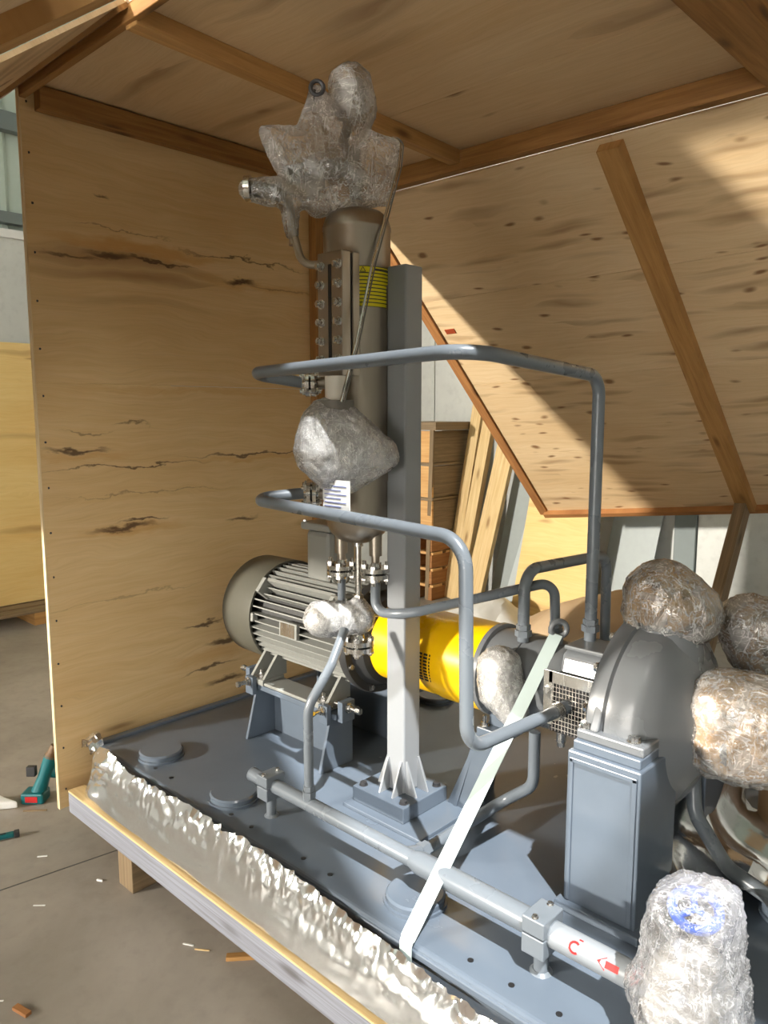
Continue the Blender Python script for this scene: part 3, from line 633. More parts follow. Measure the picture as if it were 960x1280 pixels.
# pump stands (front and back): the same welded box
def stand(label, y0, y1):
    st = thing('pump_stand', label, 'stand', (-0.785, (y0+y1)/2, PZ))
    MB().box((-0.875, y0, PZ+0.001), (-0.692, y1, 0.752)).build('column', STEEL_P, st, smooth=False, bevel=0.004)
    fy = y0 if y0 < AY else y1; s = -1 if y0 < AY else 1
    pf = MB()
    for a, b in (((-0.868, 0.375), (-0.858, 0.735)), ((-0.712, 0.375), (-0.700, 0.735)), ((-0.868, 0.725), (-0.700, 0.737))):
        pf.box((a[0], min(fy, fy+s*0.004), a[1]), (b[0], max(fy, fy+s*0.004), b[1]))
    pf.build('weld_bead', STEEL_P, st, smooth=False, bevel=0.002)
    MB().box((-0.89, y0-0.018, PZ), (-0.675, y1+0.018, PZ+0.022)).build('base_flange', STEEL_P, st, smooth=False, bevel=0.004)
    MB().box((-0.868, y0+0.012, 0.752), (-0.70, y1-0.005, 0.775)).build('top_plate', STEEL_P, st, smooth=False, bevel=0.003)
stand('grey welded box stand with framed face under the pump casing', 1.555, 1.755)
stand('grey welded box stand hidden behind the pump casing', 1.945, 2.145)
# bearing support bracket
bs = thing('bearing_support', 'grey angled steel support leg under the bearing bracket', 'support', (-1.27, AY, PZ))
MB().prism([(-1.36, 1.73, PZ), (-1.36, 1.93, PZ), (-1.30, 1.90, 0.60), (-1.30, 1.765, 0.60)], (0.014, 0, 0)).build('gusset', STEEL_P, bs, smooth=False)
MB().prism([(-1.385, 1.735, PZ), (-1.285, 1.735, PZ), (-1.20, 1.765, 0.62), (-1.28, 1.765, 0.62)], (0, 0.012, 0)).build('leg_plate', STEEL_P, bs, smooth=False)
MB().box((-1.29, 1.755, 0.60), (-1.19, 1.93, 0.625)).build('cap_plate', STEEL_P, bs, smooth=False, bevel=0.003)
MB().box((-1.27, 1.79, 0.625), (-1.21, 1.90, 0.67)).build('foot_block', STEEL_P, bs, smooth=False, bevel=0.003)
hexbolt(MB(), (-1.275, 1.775, 0.625), (0, 0, 1), 0.011, 0.011, 0.02).build('foot_bolt', BOLT, bs)

# ================================================================ POST AND VESSEL
PX, PY = -1.481, 1.645
po = thing('steel_post', 'tall square light grey steel post with gussets on a bolted base plate', 'post', (PX, PY, PZ))
MB().box((PX-0.036, PY-0.036, 0.41), (PX+0.036, PY+0.036, 1.945)).build('tube', STEEL_L, po, smooth=False, bevel=0.006, seg=3)
MB().box((PX-0.118, PY-0.10, PZ+0.012), (PX+0.092, PY+0.10, 0.41)).build('base_plate', STEEL_P, po, smooth=False, bevel=0.003)
MB().box((PX-0.13, PY-0.13, PZ), (PX+0.18, PY+0.17, PZ+0.012)).build('sole_plate', STEEL_P, po, smooth=False, bevel=0.002)
for (dx, dy) in ((-1, 0), (1, 0), (0, -1), (0, 1)):
    for o2 in (-0.026, 0.026):
        p = Vector((PX+dx*0.036+(dy != 0)*o2, PY+dy*0.036+(dx != 0)*o2, 0.41)); d = Vector((dx, dy, 0)); sd = Vector((abs(dy), abs(dx), 0))
        MB().prism([p-sd*0.003, p+d*0.042-sd*0.003, p+d*0.004+Vector((0, 0, 0.10))-sd*0.003, p+Vector((0, 0, 0.10))-sd*0.003], sd*0.006).build('gusset', STEEL_L, po, smooth=False)
for dx, dy in ((-0.095, -0.075), (0.07, -0.075), (-0.095, 0.075), (0.07, 0.075)):
    hexbolt(MB(), (PX+dx, PY+dy, 0.41), (0, 0, 1), 0.011, 0.010).build('base_bolt', BLACK, po)
VX, VY, VR = -1.605, 1.580, 0.095
ve = thing('seal_pot_vessel', 'tall stainless steel cylindrical vessel clamped to the grey post', 'vessel', (VX, VY, 1.15))
MB().lathe((VX, VY, 1.158), (0, 0, 1), [(0, .012), (.004, .035), (.014, .060), (.032, .080), (.055, .091), (.075, VR), (.078, VR+.0012), (.084, VR+.0012), (.087, VR), (.885, VR), (.888, VR+.0015), (.896, VR+.0015), (.899, VR), (.905, VR-.001), (.922, .088), (.938, .070), (.946, .045), (.950, .018)], 64).build('shell', STAIN, ve)
MB().cyl((VX, VY, 2.10), (VX, VY, 2.13), 0.014, 16).cyl((VX, VY, 2.10), (VX, VY, 2.116), 0.02, 6).build('top_nozzle', STAIN, ve)
MB().cyl((VX-0.045, VY-0.03, 2.08), (VX-0.075, VY-0.05, 2.19), 0.008, 12).build('vent_stub', STAIN, ve)
for bz in (1.86, 1.38):
    MB().box((VX+0.05, VY-0.005, bz-0.035), (PX-0.030, VY+0.09, bz+0.035)).build('clamp_bracket', STAIN, ve, smooth=False, bevel=0.003)
# yellow label wrapped on the shell
a0, a1 = math.atan2(1.514-VY, -1.542-VX), math.radians(58)
def wrap_patch(a0, a1, z0, z1, r, n=14):
    vs = []; fs = []
    for i in range(n+1):
        t = a0+(a1-a0)*i/n
        for rad in (r, r+0.0008):
            for z in (z0, z1): vs.append((VX+rad*math.cos(t), VY+rad*math.sin(t), z))
        if i: a = (i-1)*4; b = i*4; fs += [(a+2, b+2, b+3, a+3), (a, a+1, b+1, b), (a, b, b+2, a+2), (a+1, a+3, b+3, b+1)]
    fs += [(0, 2, 3, 1), (n*4, n*4+1, n*4+3, n*4+2)]
    return vs, fs
lb = MB().add(*wrap_patch(a0, a1, 1.830, 1.938, VR+0.0006)).build('warning_label', LABELY, ve); tag(lb, 'yellow warning label with rows of small print')
tx = MB()
for k in range(9):
    z = 1.840+k*0.0098; e = 0.08 if k % 3 else 0.0
    tx.add(*wrap_patch(a0+0.09, a1-0.10-(0.5 if k % 4 == 2 else 0.0), z, z+0.0026, VR+0.0013, 10))
tx.add(*wrap_patch(a0+0.55, a1-0.35, 1.9265, 1.9325, VR+0.0013, 8))
tx.add(*wrap_patch(a0-0.0, a1, 1.9365, 1.938, VR+0.0013, 10)).add(*wrap_patch(a0, a1, 1.830, 1.8315, VR+0.0013, 10)).add(*wrap_patch(a0, a0+0.02, 1.83, 1.938, VR+0.0013, 2))
tx.build('printed_lines', INK, lb)
tri = MB()
for k in range(3):
    ps = [(0.0, 0.0), (0.0072, 0.0125), (0.0144, 0.0)]; p, q = ps[k], ps[(k+1) % 3]
    def onv(u, z): t = a0+0.12+u/VR; return Vector((VX+(VR+0.002)*math.cos(t), VY+(VR+0.002)*math.sin(t), 1.9225+z))
    tri.cyl(onv(*p), onv(*q), 0.0008, 6)
tri.build('warning_triangle', INK, lb)
# sight glass gauge on the front of the vessel
GX, GY = -1.568, 1.440
gg = MB().box((GX-0.049, GY, 1.640), (GX+0.049, GY+0.032, 1.968)).build('gauge_cover', STAIN, ve, smooth=False, bevel=0.003)
MB().box((GX-0.044, GY+0.032, 1.645), (GX+0.044, GY+0.040, 1.963)).build('gauge_gasket', DARK, ve, smooth=False)
MB().box((GX-0.049, GY+0.040, 1.640), (GX+0.049, GY+0.066, 1.968)).build('gauge_body', STAIN, ve, smooth=False, bevel=0.003)
MB().box((GX-0.03, GY+0.066, 1.66), (GX+0.03, VY-0.06, 1.95)).build('gauge_neck', STAIN, ve, smooth=False)
MB().box((GX-0.005, GY-0.0012, 1.675), (GX+0.007, GY+0.004, 1.935)).build('sight_slot', DARK, gg, smooth=False)
for cx_ in (-0.033, 0.035):
    for k in range(6):
        hexbolt(MB(), (GX+cx_, GY, 1.685+k*0.0495), (0, -1, 0), 0.0105, 0.016, 0.004).build('gauge_bolt', BOLT, gg)
MB().tube([(GX-0.03, GY+0.05, 1.945), (-1.672, 1.434, 1.945), (-1.700, 1.422, 2.05)], 0.011, 0.04).build('gauge_vent_pipe', STAIN, ve)
# side nozzles with flange pairs
nd = Vector((-0.72, -0.69, 0)).normalized()
def flange_pair(mbs, c, d, R=0.038, t=0.011, gap=0.006, nb=4, br=0.0075, bl=0.05, ph=0.6, neck=0.022):
    """two steel discs with a dark gasket between and studs: returns (discs, studs)"""
    c = Vector(c); x, y, d = basis(d); discs, studs, gas = MB(), [], MB()
    discs.cyl(c+d*gap/2, c+d*(gap/2+t), R, 32).cyl(c-d*gap/2, c-d*(gap/2+t), R, 32)
    discs.cyl(c+d*(gap/2+t), c+d*(gap/2+t+0.014), neck, 24, neck*0.75).cyl(c-d*(gap/2+t), c-d*(gap/2+t+0.014), neck, 24, neck*0.75)
    gas.cyl(c-d*gap/2, c+d*gap/2, R*0.62, 24)
    for k in range(nb):
        t2 = ph+2*PI*k/nb; p = c+(x*math.cos(t2)+y*math.sin(t2))*R*0.76
        sb = MB().cyl(p-d*bl/2, p+d*bl/2, br*0.62, 10); studs.append(sb)
        for s in (-1, 1):
            q = p+d*s*(gap/2+t); sb.cyl(q, q+d*s*0.009, br*1.25, 6)
    return discs, studs, gas
def add_flange(parent, c, d, **kw):
    a, b, g = flange_pair(None, c, d, **kw); f = a.build('flange', STAIN_B, parent); [q.build('stud_bolt', BOLT, f) for q in b]; g.build('gasket', DARK, f); return f
for zf in (1.627, 1.306):
    base = Vector((VX, VY, zf)); MB().cyl(base+nd*0.085, base+nd*0.125, 0.018, 20).build('side_nozzle', STAIN, ve)
    add_flange(ve, base+nd*0.135, nd, R=0.041, neck=0.02, br=0.009, bl=0.06)
# bottom nozzles
for (nx, ny) in ((-1.652, 1.555), (-1.545, 1.592)):
    MB().cyl((nx, ny, 1.20), (nx, ny, 1.125), 0.019, 22).cyl((nx, ny, 1.125), (nx, ny, 1.10), 0.012, 16).build('bottom_nozzle', STAIN, ve)
    add_flange(ve, (nx, ny, 1.075), (0, 0, 1), R=0.044, neck=0.017, bl=0.070, br=0.0095, t=0.012)
DXc, DYc = VX, VY
MB().cyl((DXc, DYc, 1.165), (DXc, DYc, 1.148), 0.016, 18).cyl((DXc, DYc, 1.15), (DXc, DYc, 1.0), 0.0095, 16).cyl((DXc, DYc, 1.0), (DXc, DYc, 0.985), 0.016, 6).build('drain_tube', STAIN_B, ve)
MB().cyl((DXc, DYc, 0.985), (DXc, DYc, 0.905), 0.02, 18).cyl((DXc, DYc, 0.93), (DXc-0.10, DYc-0.085, 0.93), 0.022, 18).build('drain_valve_body', STAIN_B, ve)
MB().cyl((DXc, DYc, 0.91), (DXc, DYc, 0.868), 0.0105, 16).build('drain_tube', STAIN_B, ve)
add_flange(ve, (DXc, DYc, 0.845), (0, 0, 1), R=0.047, neck=0.020, t=0.014, bl=0.066, br=0.0095)
# white neck and wrapped level instrument in front of the vessel
MB().cyl((-1.548, 1.440, 1.572), (-1.548, 1.440, 1.640), 0.028, 28).build('instrument_neck', m_paint('cream_paint', srgb(214, 208, 196), 0.45, 0.03), ve)
MB().box((-1.562, 1.403, 1.272), (-1.458, 1.406, 1.362)).build('paper_tag', WHITE, ve, smooth=False)
pt = MB()
for k in range(7): pt.box((-1.555, 1.4018, 1.278+k*0.011), (-1.470-0.02*(k % 2), 1.4032, 1.2800+k*0.011))
pt.build('handwriting', INKB, ve, smooth=False)
MB().cyl((-1.548, 1.406, 1.32), (-1.57, 1.50, 1.32), 0.008, 12).build('tag_stub', STAIN, ve)
MB().cyl((-1.548, 1.440, 1.35), (-1.548, 1.440, 1.575), 0.05, 24).build('instrument_head', GREYIN, ve)
# capillary tube from the wrapped top down to the instrument
cp = [(-1.575, 1.636, 2.305), (-1.528, 1.680, 2.305), (-1.520, 1.66, 2.22), (-1.493, 1.525, 1.93), (-1.490, 1.46, 1.72), (-1.50, 1.415, 1.57)]
ct = thing('capillary_tube', 'thin twin capillary tube hanging from the film wrapped top past the yellow label', 'tube', (-1.5, 1.5, 1.57))
MB().tube(cp, 0.0042, 0.06, 8, 8).build('armoured_tube', STAIN_B, ct)
MB().tube([Vector(p)+Vector((0.006, 0.006, 0)) for p in cp], 0.0022, 0.06, 6, 8).build('capillary', GREYIN, ct)

# ================================================================ PIPES
def nutfit(mb, p, d, r, h=0.018): 
    p = Vector(p); d = Vector(d).normalized(); mb.cyl(p, p+d*h, r*1.45, 6); mb.cyl(p+d*h*1.1, p+d*h*1.9, r*1.25, 6); return mb
RP = 0.0165
def pipe(name, label, pts, r=RP, fr=0.05, mat=None, fits=()):
    lo = Vector(pts[0]); t = thing(name, label, 'pipe', lo)
    MB().tube(pts, r, fr, 18, 9).build('bent_tube', mat or PIPE_P, t)
    for p, d in fits: nutfit(MB(), p, d, r).build('fitting', PIPE_P, t)
    return t
f1 = Vector((VX, VY, 1.627))+nd*0.158
pipe('seal_pipe', 'long grey pipe looping from the upper vessel flange over to the pump top',
     [f1, (-1.825, 1.352, 1.652), (-1.0, 1.315, 1.675), (-0.985, 1.85, 1.635), (-0.985, 1.85, 0.93)], RP, [0, .03, .09, .055, 0], fits=[((-0.985, 1.85, 0.955), (0, 0, 1))])
f2 = Vector((VX, VY, 1.306))+nd*0.158
pipe('seal_pipe', 'grey pipe bending down from the lower vessel flange to the mesh window',
     [f2, (-1.83, 1.352, 1.290), (-1.03, 1.350, 1.263), (-1.015, 1.345, 0.775), (-0.985, 1.70, 0.775)], RP, [0, .03, .075, .06, 0])
MB().cyl((-0.987, 1.675, 0.775), (-0.985, 1.700, 0.775), 0.022, 24).build('end_collar', STAIN_B, bpy.data.objects['seal_pipe.001'])
MB().cyl((-0.985, 1.70, 0.775), (-0.97, 1.80, 0.785), 0.018, 8).build('end_stub', PIPE_P, bpy.data.objects['seal_pipe.001'])
pipe('arch_pipe', 'small grey arched pipe standing over the bearing bracket',
     [(-1.165, 1.80, 0.90), (-1.165, 1.80, 1.105), (-1.16, 2.27, 1.085), (-1.16, 2.29, 0.36)], RP, 0.06, fits=[((-1.165, 1.80, 0.915), (0, 0, 1))])
pipe('return_pipe', 'dark grey pipe from the right bottom nozzle rising past the yellow guard',
     [(-1.545, 1.592, 1.045), (-1.545, 1.590, 0.955), (-1.42, 1.583, 0.972), (-1.135, 1.91, 1.06), (-1.13, 1.915, 0.90)], 0.0145, [0, .045, .25, .04, 0], fits=[((-1.13, 1.915, 0.905), (0, 0, 1))])
pipe('supply_pipe', 'short grey pipe dropping from the left bottom nozzle of the vessel',
     [(-1.652, 1.555, 1.045), (-1.652, 1.555, 0.94), (-1.66, 1.75, 0.90)], 0.0125, 0.04)
pipe('drain_pipe', 'slim grey pipe bending from the foil wrapped valve down to the drain header',
     [(-1.555, 1.475, 0.925), (-1.53, 1.40, 0.845), (-1.552, 1.33, 0.735), (-1.552, 1.33, 0.46)], 0.0135, [0, .05, .10, 0], fits=[((-1.552, 1.33, 0.472), (0, 0, 1))])
pipe('suction_drain_pipe', 'grey pipe curving from under the pump along the baseplate to the header',
     [(-1.10, 1.77, 0.66), (-1.10, 1.77, 0.50), (-1.225, 1.80, 0.395), (-1.225, 1.45, 0.395), (-1.225, 1.36, 0.425)], 0.0165, [0, .07, .05, .03, 0], fits=[((-1.225, 1.425, 0.398), (0, 1, 0))])
dh = thing('drain_header', 'long grey drain header pipe on clamps along the front of the baseplate', 'pipe', (-1.2, 1.33, PZ))
MB().cyl((-1.81, 1.33, 0.45), (-1.14, 1.33, 0.45), 0.0205, 24).cyl((-1.815, 1.33, 0.45), (-1.81, 1.33, 0.45), 0.0215, 24).build('thin_tube', PIPE_P, dh)
MB().lathe((-1.165, 1.33, 0.45), (1, 0, 0), [(0, .0205), (.025, .028), (.40, .028)], 28).build('thick_tube', PIPE_P, dh)
MB().cyl((-0.765, 1.33, 0.45), (-0.44, 1.33, 0.45), 0.0275, 28).build('white_tube', m_paint('pipe_pale', srgb(128, 133, 138), 0.35, 0.04), dh)
def pipe_patch(poly, x0, ang0, r=0.0279, th=0.0006):
    """flat red mark bent round the header: poly in (along x, round arc) metres"""
    mb = MB()
    def P(u, v, rr): a = ang0 + v/r; return Vector((x0+u, 1.33+rr*math.cos(a), 0.45+rr*math.sin(a)))
    n = len(poly); a = [P(u, v, r) for u, v in poly]; b = [P(u, v, r+th) for u, v in poly]
    return mb.add(a+b, [tuple(range(n, 2*n))]+[(k, (k+1) % n, n+(k+1) % n, n+k) for k in range(n)])
A0 = math.radians(150)
ar = MB()
for poly in ([(0, 0), (0.018, 0.013), (0.018, -0.013)], [(0.018, 0.0065), (0.046, 0.0065), (0.046, -0.0065), (0.018, -0.0065)]):
    q = pipe_patch(poly, -0.655, A0); ar.add(q.v, q.f)
tag(ar.build('red_arrow', RED, dh, smooth=False), 'red arrow painted on the pipe')
lc = MB()
for k in range(10):
    t0, t1 = math.radians(50+k*26), math.radians(50+(k+1)*26); R0, R1 = 0.0085, 0.0130
    q = pipe_patch([(R0*math.cos(t0), R0*math.sin(t0)), (R1*math.cos(t0), R1*math.sin(t0)), (R1*math.cos(t1), R1*math.sin(t1)), (R0*math.cos(t1), R0*math.sin(t1))], -0.705, A0); lc.add(q.v, q.f)
q = pipe_patch([(0.004, -0.020), (0.0125, -0.020), (0.0125, -0.0175), (0.004, -0.0175)], -0.705, A0); lc.add(q.v, q.f)
tag(lc.build('red_letter', RED, dh, smooth=False), 'red letter C painted on the pipe')
def clamp(x, s):
    MB().box((x-0.024*s, 1.33-0.034*s, 0.45-0.040*s), (x+0.024*s, 1.33+0.034*s, 0.449)).build('clamp_half', PIPE_P, dh, smooth=False, bevel=0.003)
    MB().box((x-0.024*s, 1.33-0.034*s, 0.4515), (x+0.024*s, 1.33+0.034*s, 0.45+0.034*s)).build('clamp_half', PIPE_P, dh, smooth=False, bevel=0.003)
    MB().cyl((x, 1.33, PZ), (x, 1.33, 0.45-0.036*s), 0.0145*s, 20).lathe((x, 1.33, PZ), (0, 0, 1), [(0, .022*s), (.006, .016*s)], 20).build('clamp_post', PIPE_P, dh)
    b = MB()
    for dy in (-0.026*s, 0.026*s): hexbolt(b, (x, 1.33+dy, 0.45+0.034*s), (0, 0, 1), 0.006, 0.006)
    b.build('clamp_bolts', BOLT, dh)
clamp(-1.725, 1.0); clamp(-0.795, 1.15)
MB().cyl((-1.552, 1.33, 0.45), (-1.552, 1.33, 0.475), 0.017, 18).build('branch_boss', PIPE_P, dh)

# strap over the pump
sp = thing('lashing_strap', 'pale lashing strap pulled from the lifting eye down over the plate edge', 'strap', (-1.06, 1.21, PZ))
def ribbon(pts, w, th, side):
    mb = MB(); side = Vector(side).normalized(); vs = []; fs = []
    P = [Vector(p) for p in pts]
    for i, p in enumerate(P):
        t = (P[min(i+1, len(P)-1)]-P[max(i-1, 0)]).normalized(); n = t.cross(side).normalized(); s2 = n.cross(t).normalized()
        for a, b in ((-1,-1),(1,-1),(1,1),(-1,1)): vs.append(p+s2*a*w/2+n*b*th/2)
        if i:
            o = (i-1)*4; q = i*4; fs += [(o+k, o+(k+1) % 4, q+(k+1) % 4, q+k) for k in range(4)]
    fs += [(3,2,1,0), tuple(range((len(P)-1)*4, len(P)*4))]
    return mb.add(vs, fs)
e0 = Vector((-1.076, 1.828, 0.932)); e1 = Vector((-1.06, 1.194, 0.362))
ribbon([e0, e0.lerp(e1, .33), e0.lerp(e1, .66), e1], 0.036, 0.002, (0.85, 0.35, 0.0)).build('strap_run', STRAPM, sp, smooth=False)
ribbon([e1, (-1.06, 1.188, 0.352), (-1.06, 1.187, 0.30)], 0.036, 0.002, (1, 0, 0)).build('strap_end', STRAPM, sp, smooth=False)

# ================================================================ WRAPS
def blob_mesh(name, shapes, mat, parent, voxel=0.012, smooth_it=8, amp=0.008, freq=18, ridge=0.006, rfreq=9, squash=None):
    """shapes: list of hull point lists (p, r). Union of hulls, remeshed, smoothed, then crumpled by noise"""
    bm = bmesh.new()
    for hull in shapes:
        b2 = bmesh.new(); vs = []
        for (p, r) in hull:
            mat_ = Matrix.Translation(p); ret = bmesh.ops.create_icosphere(b2, subdivisions=2, radius=r, matrix=mat_)
        bmesh.ops.convex_hull(b2, input=b2.verts[:], use_existing_faces=False)
        junk = [v for v in b2.verts if not v.link_faces]; bmesh.ops.delete(b2, geom=junk, context='VERTS')
        tm = bpy.data.meshes.new('tmp'); b2.to_mesh(tm); b2.free(); bm.from_mesh(tm); bpy.data.meshes.remove(tm)
    me = bpy.data.meshes.new(name); bm.to_mesh(me); bm.free()
    ob = bpy.data.objects.new(name+'_tmp', me); COL.objects.link(ob)
    r = ob.modifiers.new('r', 'REMESH'); r.mode = 'VOXEL'; r.voxel_size = voxel
    s = ob.modifiers.new('s', 'SMOOTH'); s.factor = 0.6; s.iterations = smooth_it
    dg = bpy.context.evaluated_depsgraph_get(); m2 = bpy.data.meshes.new_from_object(ob.evaluated_get(dg)); bpy.data.objects.remove(ob); bpy.data.meshes.remove(me)
    m2.name = name
    seed = Vector((random.random()*50, random.random()*50, random.random()*50)); cos = [v.co.copy() for v in m2.vertices]; nrm = [v.normal.copy() for v in m2.vertices]
    rdg = lambda q: 1-abs(noise.noise(q))*2.4
    for v, c, n in zip(m2.vertices, cos, nrm):
        wv = noise.noise_vector(c*7+seed)*0.03
        q = c+wv
        b = rdg(q*rfreq-seed); b2_ = rdg(q*rfreq*2.3+seed*2)
        c3 = max(0, rdg(Vector((q.x, q.y, q.z*0.6))*freq*1.6+seed)); c4 = max(0, rdg(Vector((q.x*0.6, q.y, q.z))*freq*3.1-seed))
        v.co = c + n*(noise.noise(c*freq*0.5+seed)*amp + b*ridge*0.6 + b2_*ridge*0.5 + c3**3*ridge*0.7 + c4**3*ridge*0.35)
    mb = MB(); mb.v = [v.co.copy() for v in m2.vertices]; mb.f = [tuple(p.vertices) for p in m2.polygons]
    bpy.data.meshes.remove(m2)
    return mb.build(name, mat, parent, angle=50)
V = Vector
# top wrap: film stretched over the instruments on the vessel's top
tw = thing('film_wrap', 'clear stretch film wrapped in a star shape around the instruments atop the vessel', 'plastic wrap', (VX, VY, 2.12))
def D(u, v, t):  # metres from the vessel axis: right, up, towards the back, measured on the vessel's own frame
    R = V((math.sin(YAW), math.cos(YAW), 0)); return V((VX, VY, 0)) + R*u + Fh*t + V((0, 0, v))
blob_mesh('film_skin', [
    [(D(-0.02, 2.46, 0.08), .065), (D(-0.005, 2.40, 0.06), .062), (D(-0.02, 2.30, .04), .05)],
    [(D(-0.11, 2.42, 0.03), .026), (D(-0.03, 2.27, 0.03), .06), (D(-0.17, 2.22, 0.0), .03), (D(-0.05, 2.34, 0.08), .04)],
    [(D(-0.255, 2.315, 0.02), .022), (D(-0.19, 2.20, 0.0), .03), (D(-0.05, 2.22, 0.0), .05), (D(-0.05, 2.30, 0.05), .04)],
    [(D(0.108, 2.285, 0.02), .016), (D(-0.02, 2.31, 0.03), .04), (D(0.0, 2.20, 0.0), .05), (D(0.085, 2.13, 0.0), .014), (D(0.0, 2.14, 0.0), .03)],
    [(D(-0.19, 2.20, 0.0), .03), (D(0.0, 2.14, -0.01), .04), (D(-0.11, 2.10, -0.03), .022), (D(0.04, 2.22, 0.0), .03)],
    [(D(-0.295, 2.155, -0.02), .030), (D(-0.22, 2.16, -0.02), .030), (D(-0.17, 2.12, -0.03), .03)],
    [(D(-0.185, 2.10, -0.04), .026), (D(-0.175, 2.03, -0.05), .017)],
], FILM_T, tw, voxel=0.0065, smooth_it=5, amp=0.002, freq=22, ridge=0.003, rfreq=12)
ti = thing('level_instrument', 'grey instrument heads and pipe stubs seen through the film atop the vessel', 'instrument', (VX, VY, 2.13))
MB().cyl(D(-0.19, 2.195, -0.01), D(0.0, 2.235, 0.03), 0.026, 20).build('cross_pipe', GREYIN, ti)
MB().cyl(D(0, 2.13, 0), D(-0.005, 2.27, 0.01), 0.017, 18).build('riser', GREYIN, ti)
MB().lathe(D(-0.02, 2.36, 0.07), (0, 0, 1), [(0, .02), (.02, .045), (.08, .05), (.11, .035), (.12, .01)], 24).build('sensor_head', GREYIN, ti)
MB().tube([D(-0.015, 2.25, 0.02), D(-0.04, 2.30, 0.04), D(-0.02, 2.37, 0.07)], 0.014, 0.03).build('sensor_neck', GREYIN, ti)
MB().torus(D(-0.108, 2.428, 0.0), Fh, 0.018, 0.006, 18, 8).box(D(-0.118, 2.395, 0.0), D(-0.096, 2.425, 0.02)).build('dark_clip', BLACK, ti)
MB().cyl(D(-0.285, 2.155, -0.02), D(-0.19, 2.145, -0.02), 0.022, 18).build('side_valve', GREYIN, ti)
MB().lathe(D(-0.30, 2.155, -0.03), (-0.75, -0.6, 0.0), [(-.012, .02), (-.01, .034), (.006, .034), (.008, .012)], 24).build('valve_cap', STAIN_B, ti)
MB().tube([D(-0.19, 2.145, -0.02), D(-0.18, 2.08, -0.04), D(-0.175, 2.0, -0.05)], 0.011, 0.03).build('drop_pipe', STAIN, ti)
# wrapped level instrument in front
def wrap(name, label, shapes, mat, **kw):
    core = kw.pop('core', None); cs = kw.pop('cs', shapes); ks = kw.pop('ks', 0.84)
    c = sum((p for h in shapes for p, r in h), V((0, 0, 0)))/sum(len(h) for h in shapes); zb = min(p.z-r for h in shapes for p, r in h)
    o = thing(name, label, 'plastic wrap', (c.x, c.y, zb)); blob_mesh('film_skin', shapes, mat, o, **kw)
    if core is not None:
        kw2 = dict(kw); kw2['voxel'] = kw['voxel']*1.6; blob_mesh('inner_padding', [[(p, r*ks) for p, r in h] for h in cs], core, o, **kw2)
    return o
wrap('film_wrap', 'white bundle of stretch film around the instrument between the two loop pipes', [
    [(V((-1.565, 1.44, 1.50)), .085), (V((-1.575, 1.43, 1.44)), .092), (V((-1.535, 1.46, 1.44)), .090), (V((-1.545, 1.45, 1.36)), .05), (V((-1.455, 1.52, 1.425)), .05)]], FILM_F, core=CORE_S, voxel=0.0055, smooth_it=4, amp=0.003, ridge=0.004)
wrap('film_wrap', 'small foil wrapped valve hanging under the vessel in front of the motor fins', [
    [(V((-1.672, 1.492, 0.930)), .056), (V((-1.60, 1.575, 0.930)), .048)], [(V((-1.605, 1.58, 0.93)), .038), (V((-1.605, 1.58, 0.97)), .026)]], FILM_F, core=CORE_S, voxel=0.0045, smooth_it=3, amp=0.002, freq=30, ridge=0.003, rfreq=14)
wrap('foil_wrap', 'crinkled silver wrap on the side of the bearing bracket next to the strap', [
    [(V((-1.175, 1.70, 0.845)), .060), (V((-1.165, 1.70, 0.79)), .068), (V((-1.125, 1.695, 0.735)), .042)]], FILM_F, core=CORE_S, voxel=0.0045, smooth_it=3, amp=0.002, freq=30, ridge=0.0035, rfreq=14)
wrap('film_wrap', 'rounded film wrap over the discharge flange on top of the pump casing', [
    [(V((-0.79, 1.85, 1.085)), .095), (V((-0.775, 1.86, 1.055)), .105), (V((-0.74, 1.87, 1.05)), .09), (V((-0.815, 1.84, 1.035)), .07)]], FILM, core=CORE_Y, ks=0.93, voxel=0.0055, smooth_it=4, amp=0.002, ridge=0.0045)
wrap('film_wrap', 'large film wrapped suction nozzle with yellow cap at the pump front', [
    [(V((-0.615, 1.84, 0.835)), .105), (V((-0.62, 1.84, 0.775)), .108), (V((-0.53, 1.86, 0.83)), .105), (V((-0.53, 1.86, 0.765)), .10)]], FILM, core=CORE_Y, ks=0.93, voxel=0.0055, smooth_it=4, amp=0.002, ridge=0.005)
wrap('film_wrap', 'grey film wrapped pipe end standing behind the suction nozzle', [
    [(V((-0.68, 2.16, 0.97)), .085), (V((-0.58, 2.20, 0.94)), .09), (V((-0.50, 2.22, 0.82)), .09), (V((-0.62, 2.18, 0.84)), .08)]], FILM, core=CORE_B, voxel=0.0055, smooth_it=4, amp=0.002, ridge=0.005)
bk = thing('auxiliary_pipe', 'brown grey capped pipe stub inside the film behind the pump', 'pipe', (-0.6, 2.2, PZ))
MB().cyl((-0.58, 2.20, PZ), (-0.58, 2.20, 0.96), 0.055, 24).cyl((-0.58, 2.20, 0.93), (-0.58, 2.20, 0.96), 0.075, 24).build('stub', BROWN, bk)
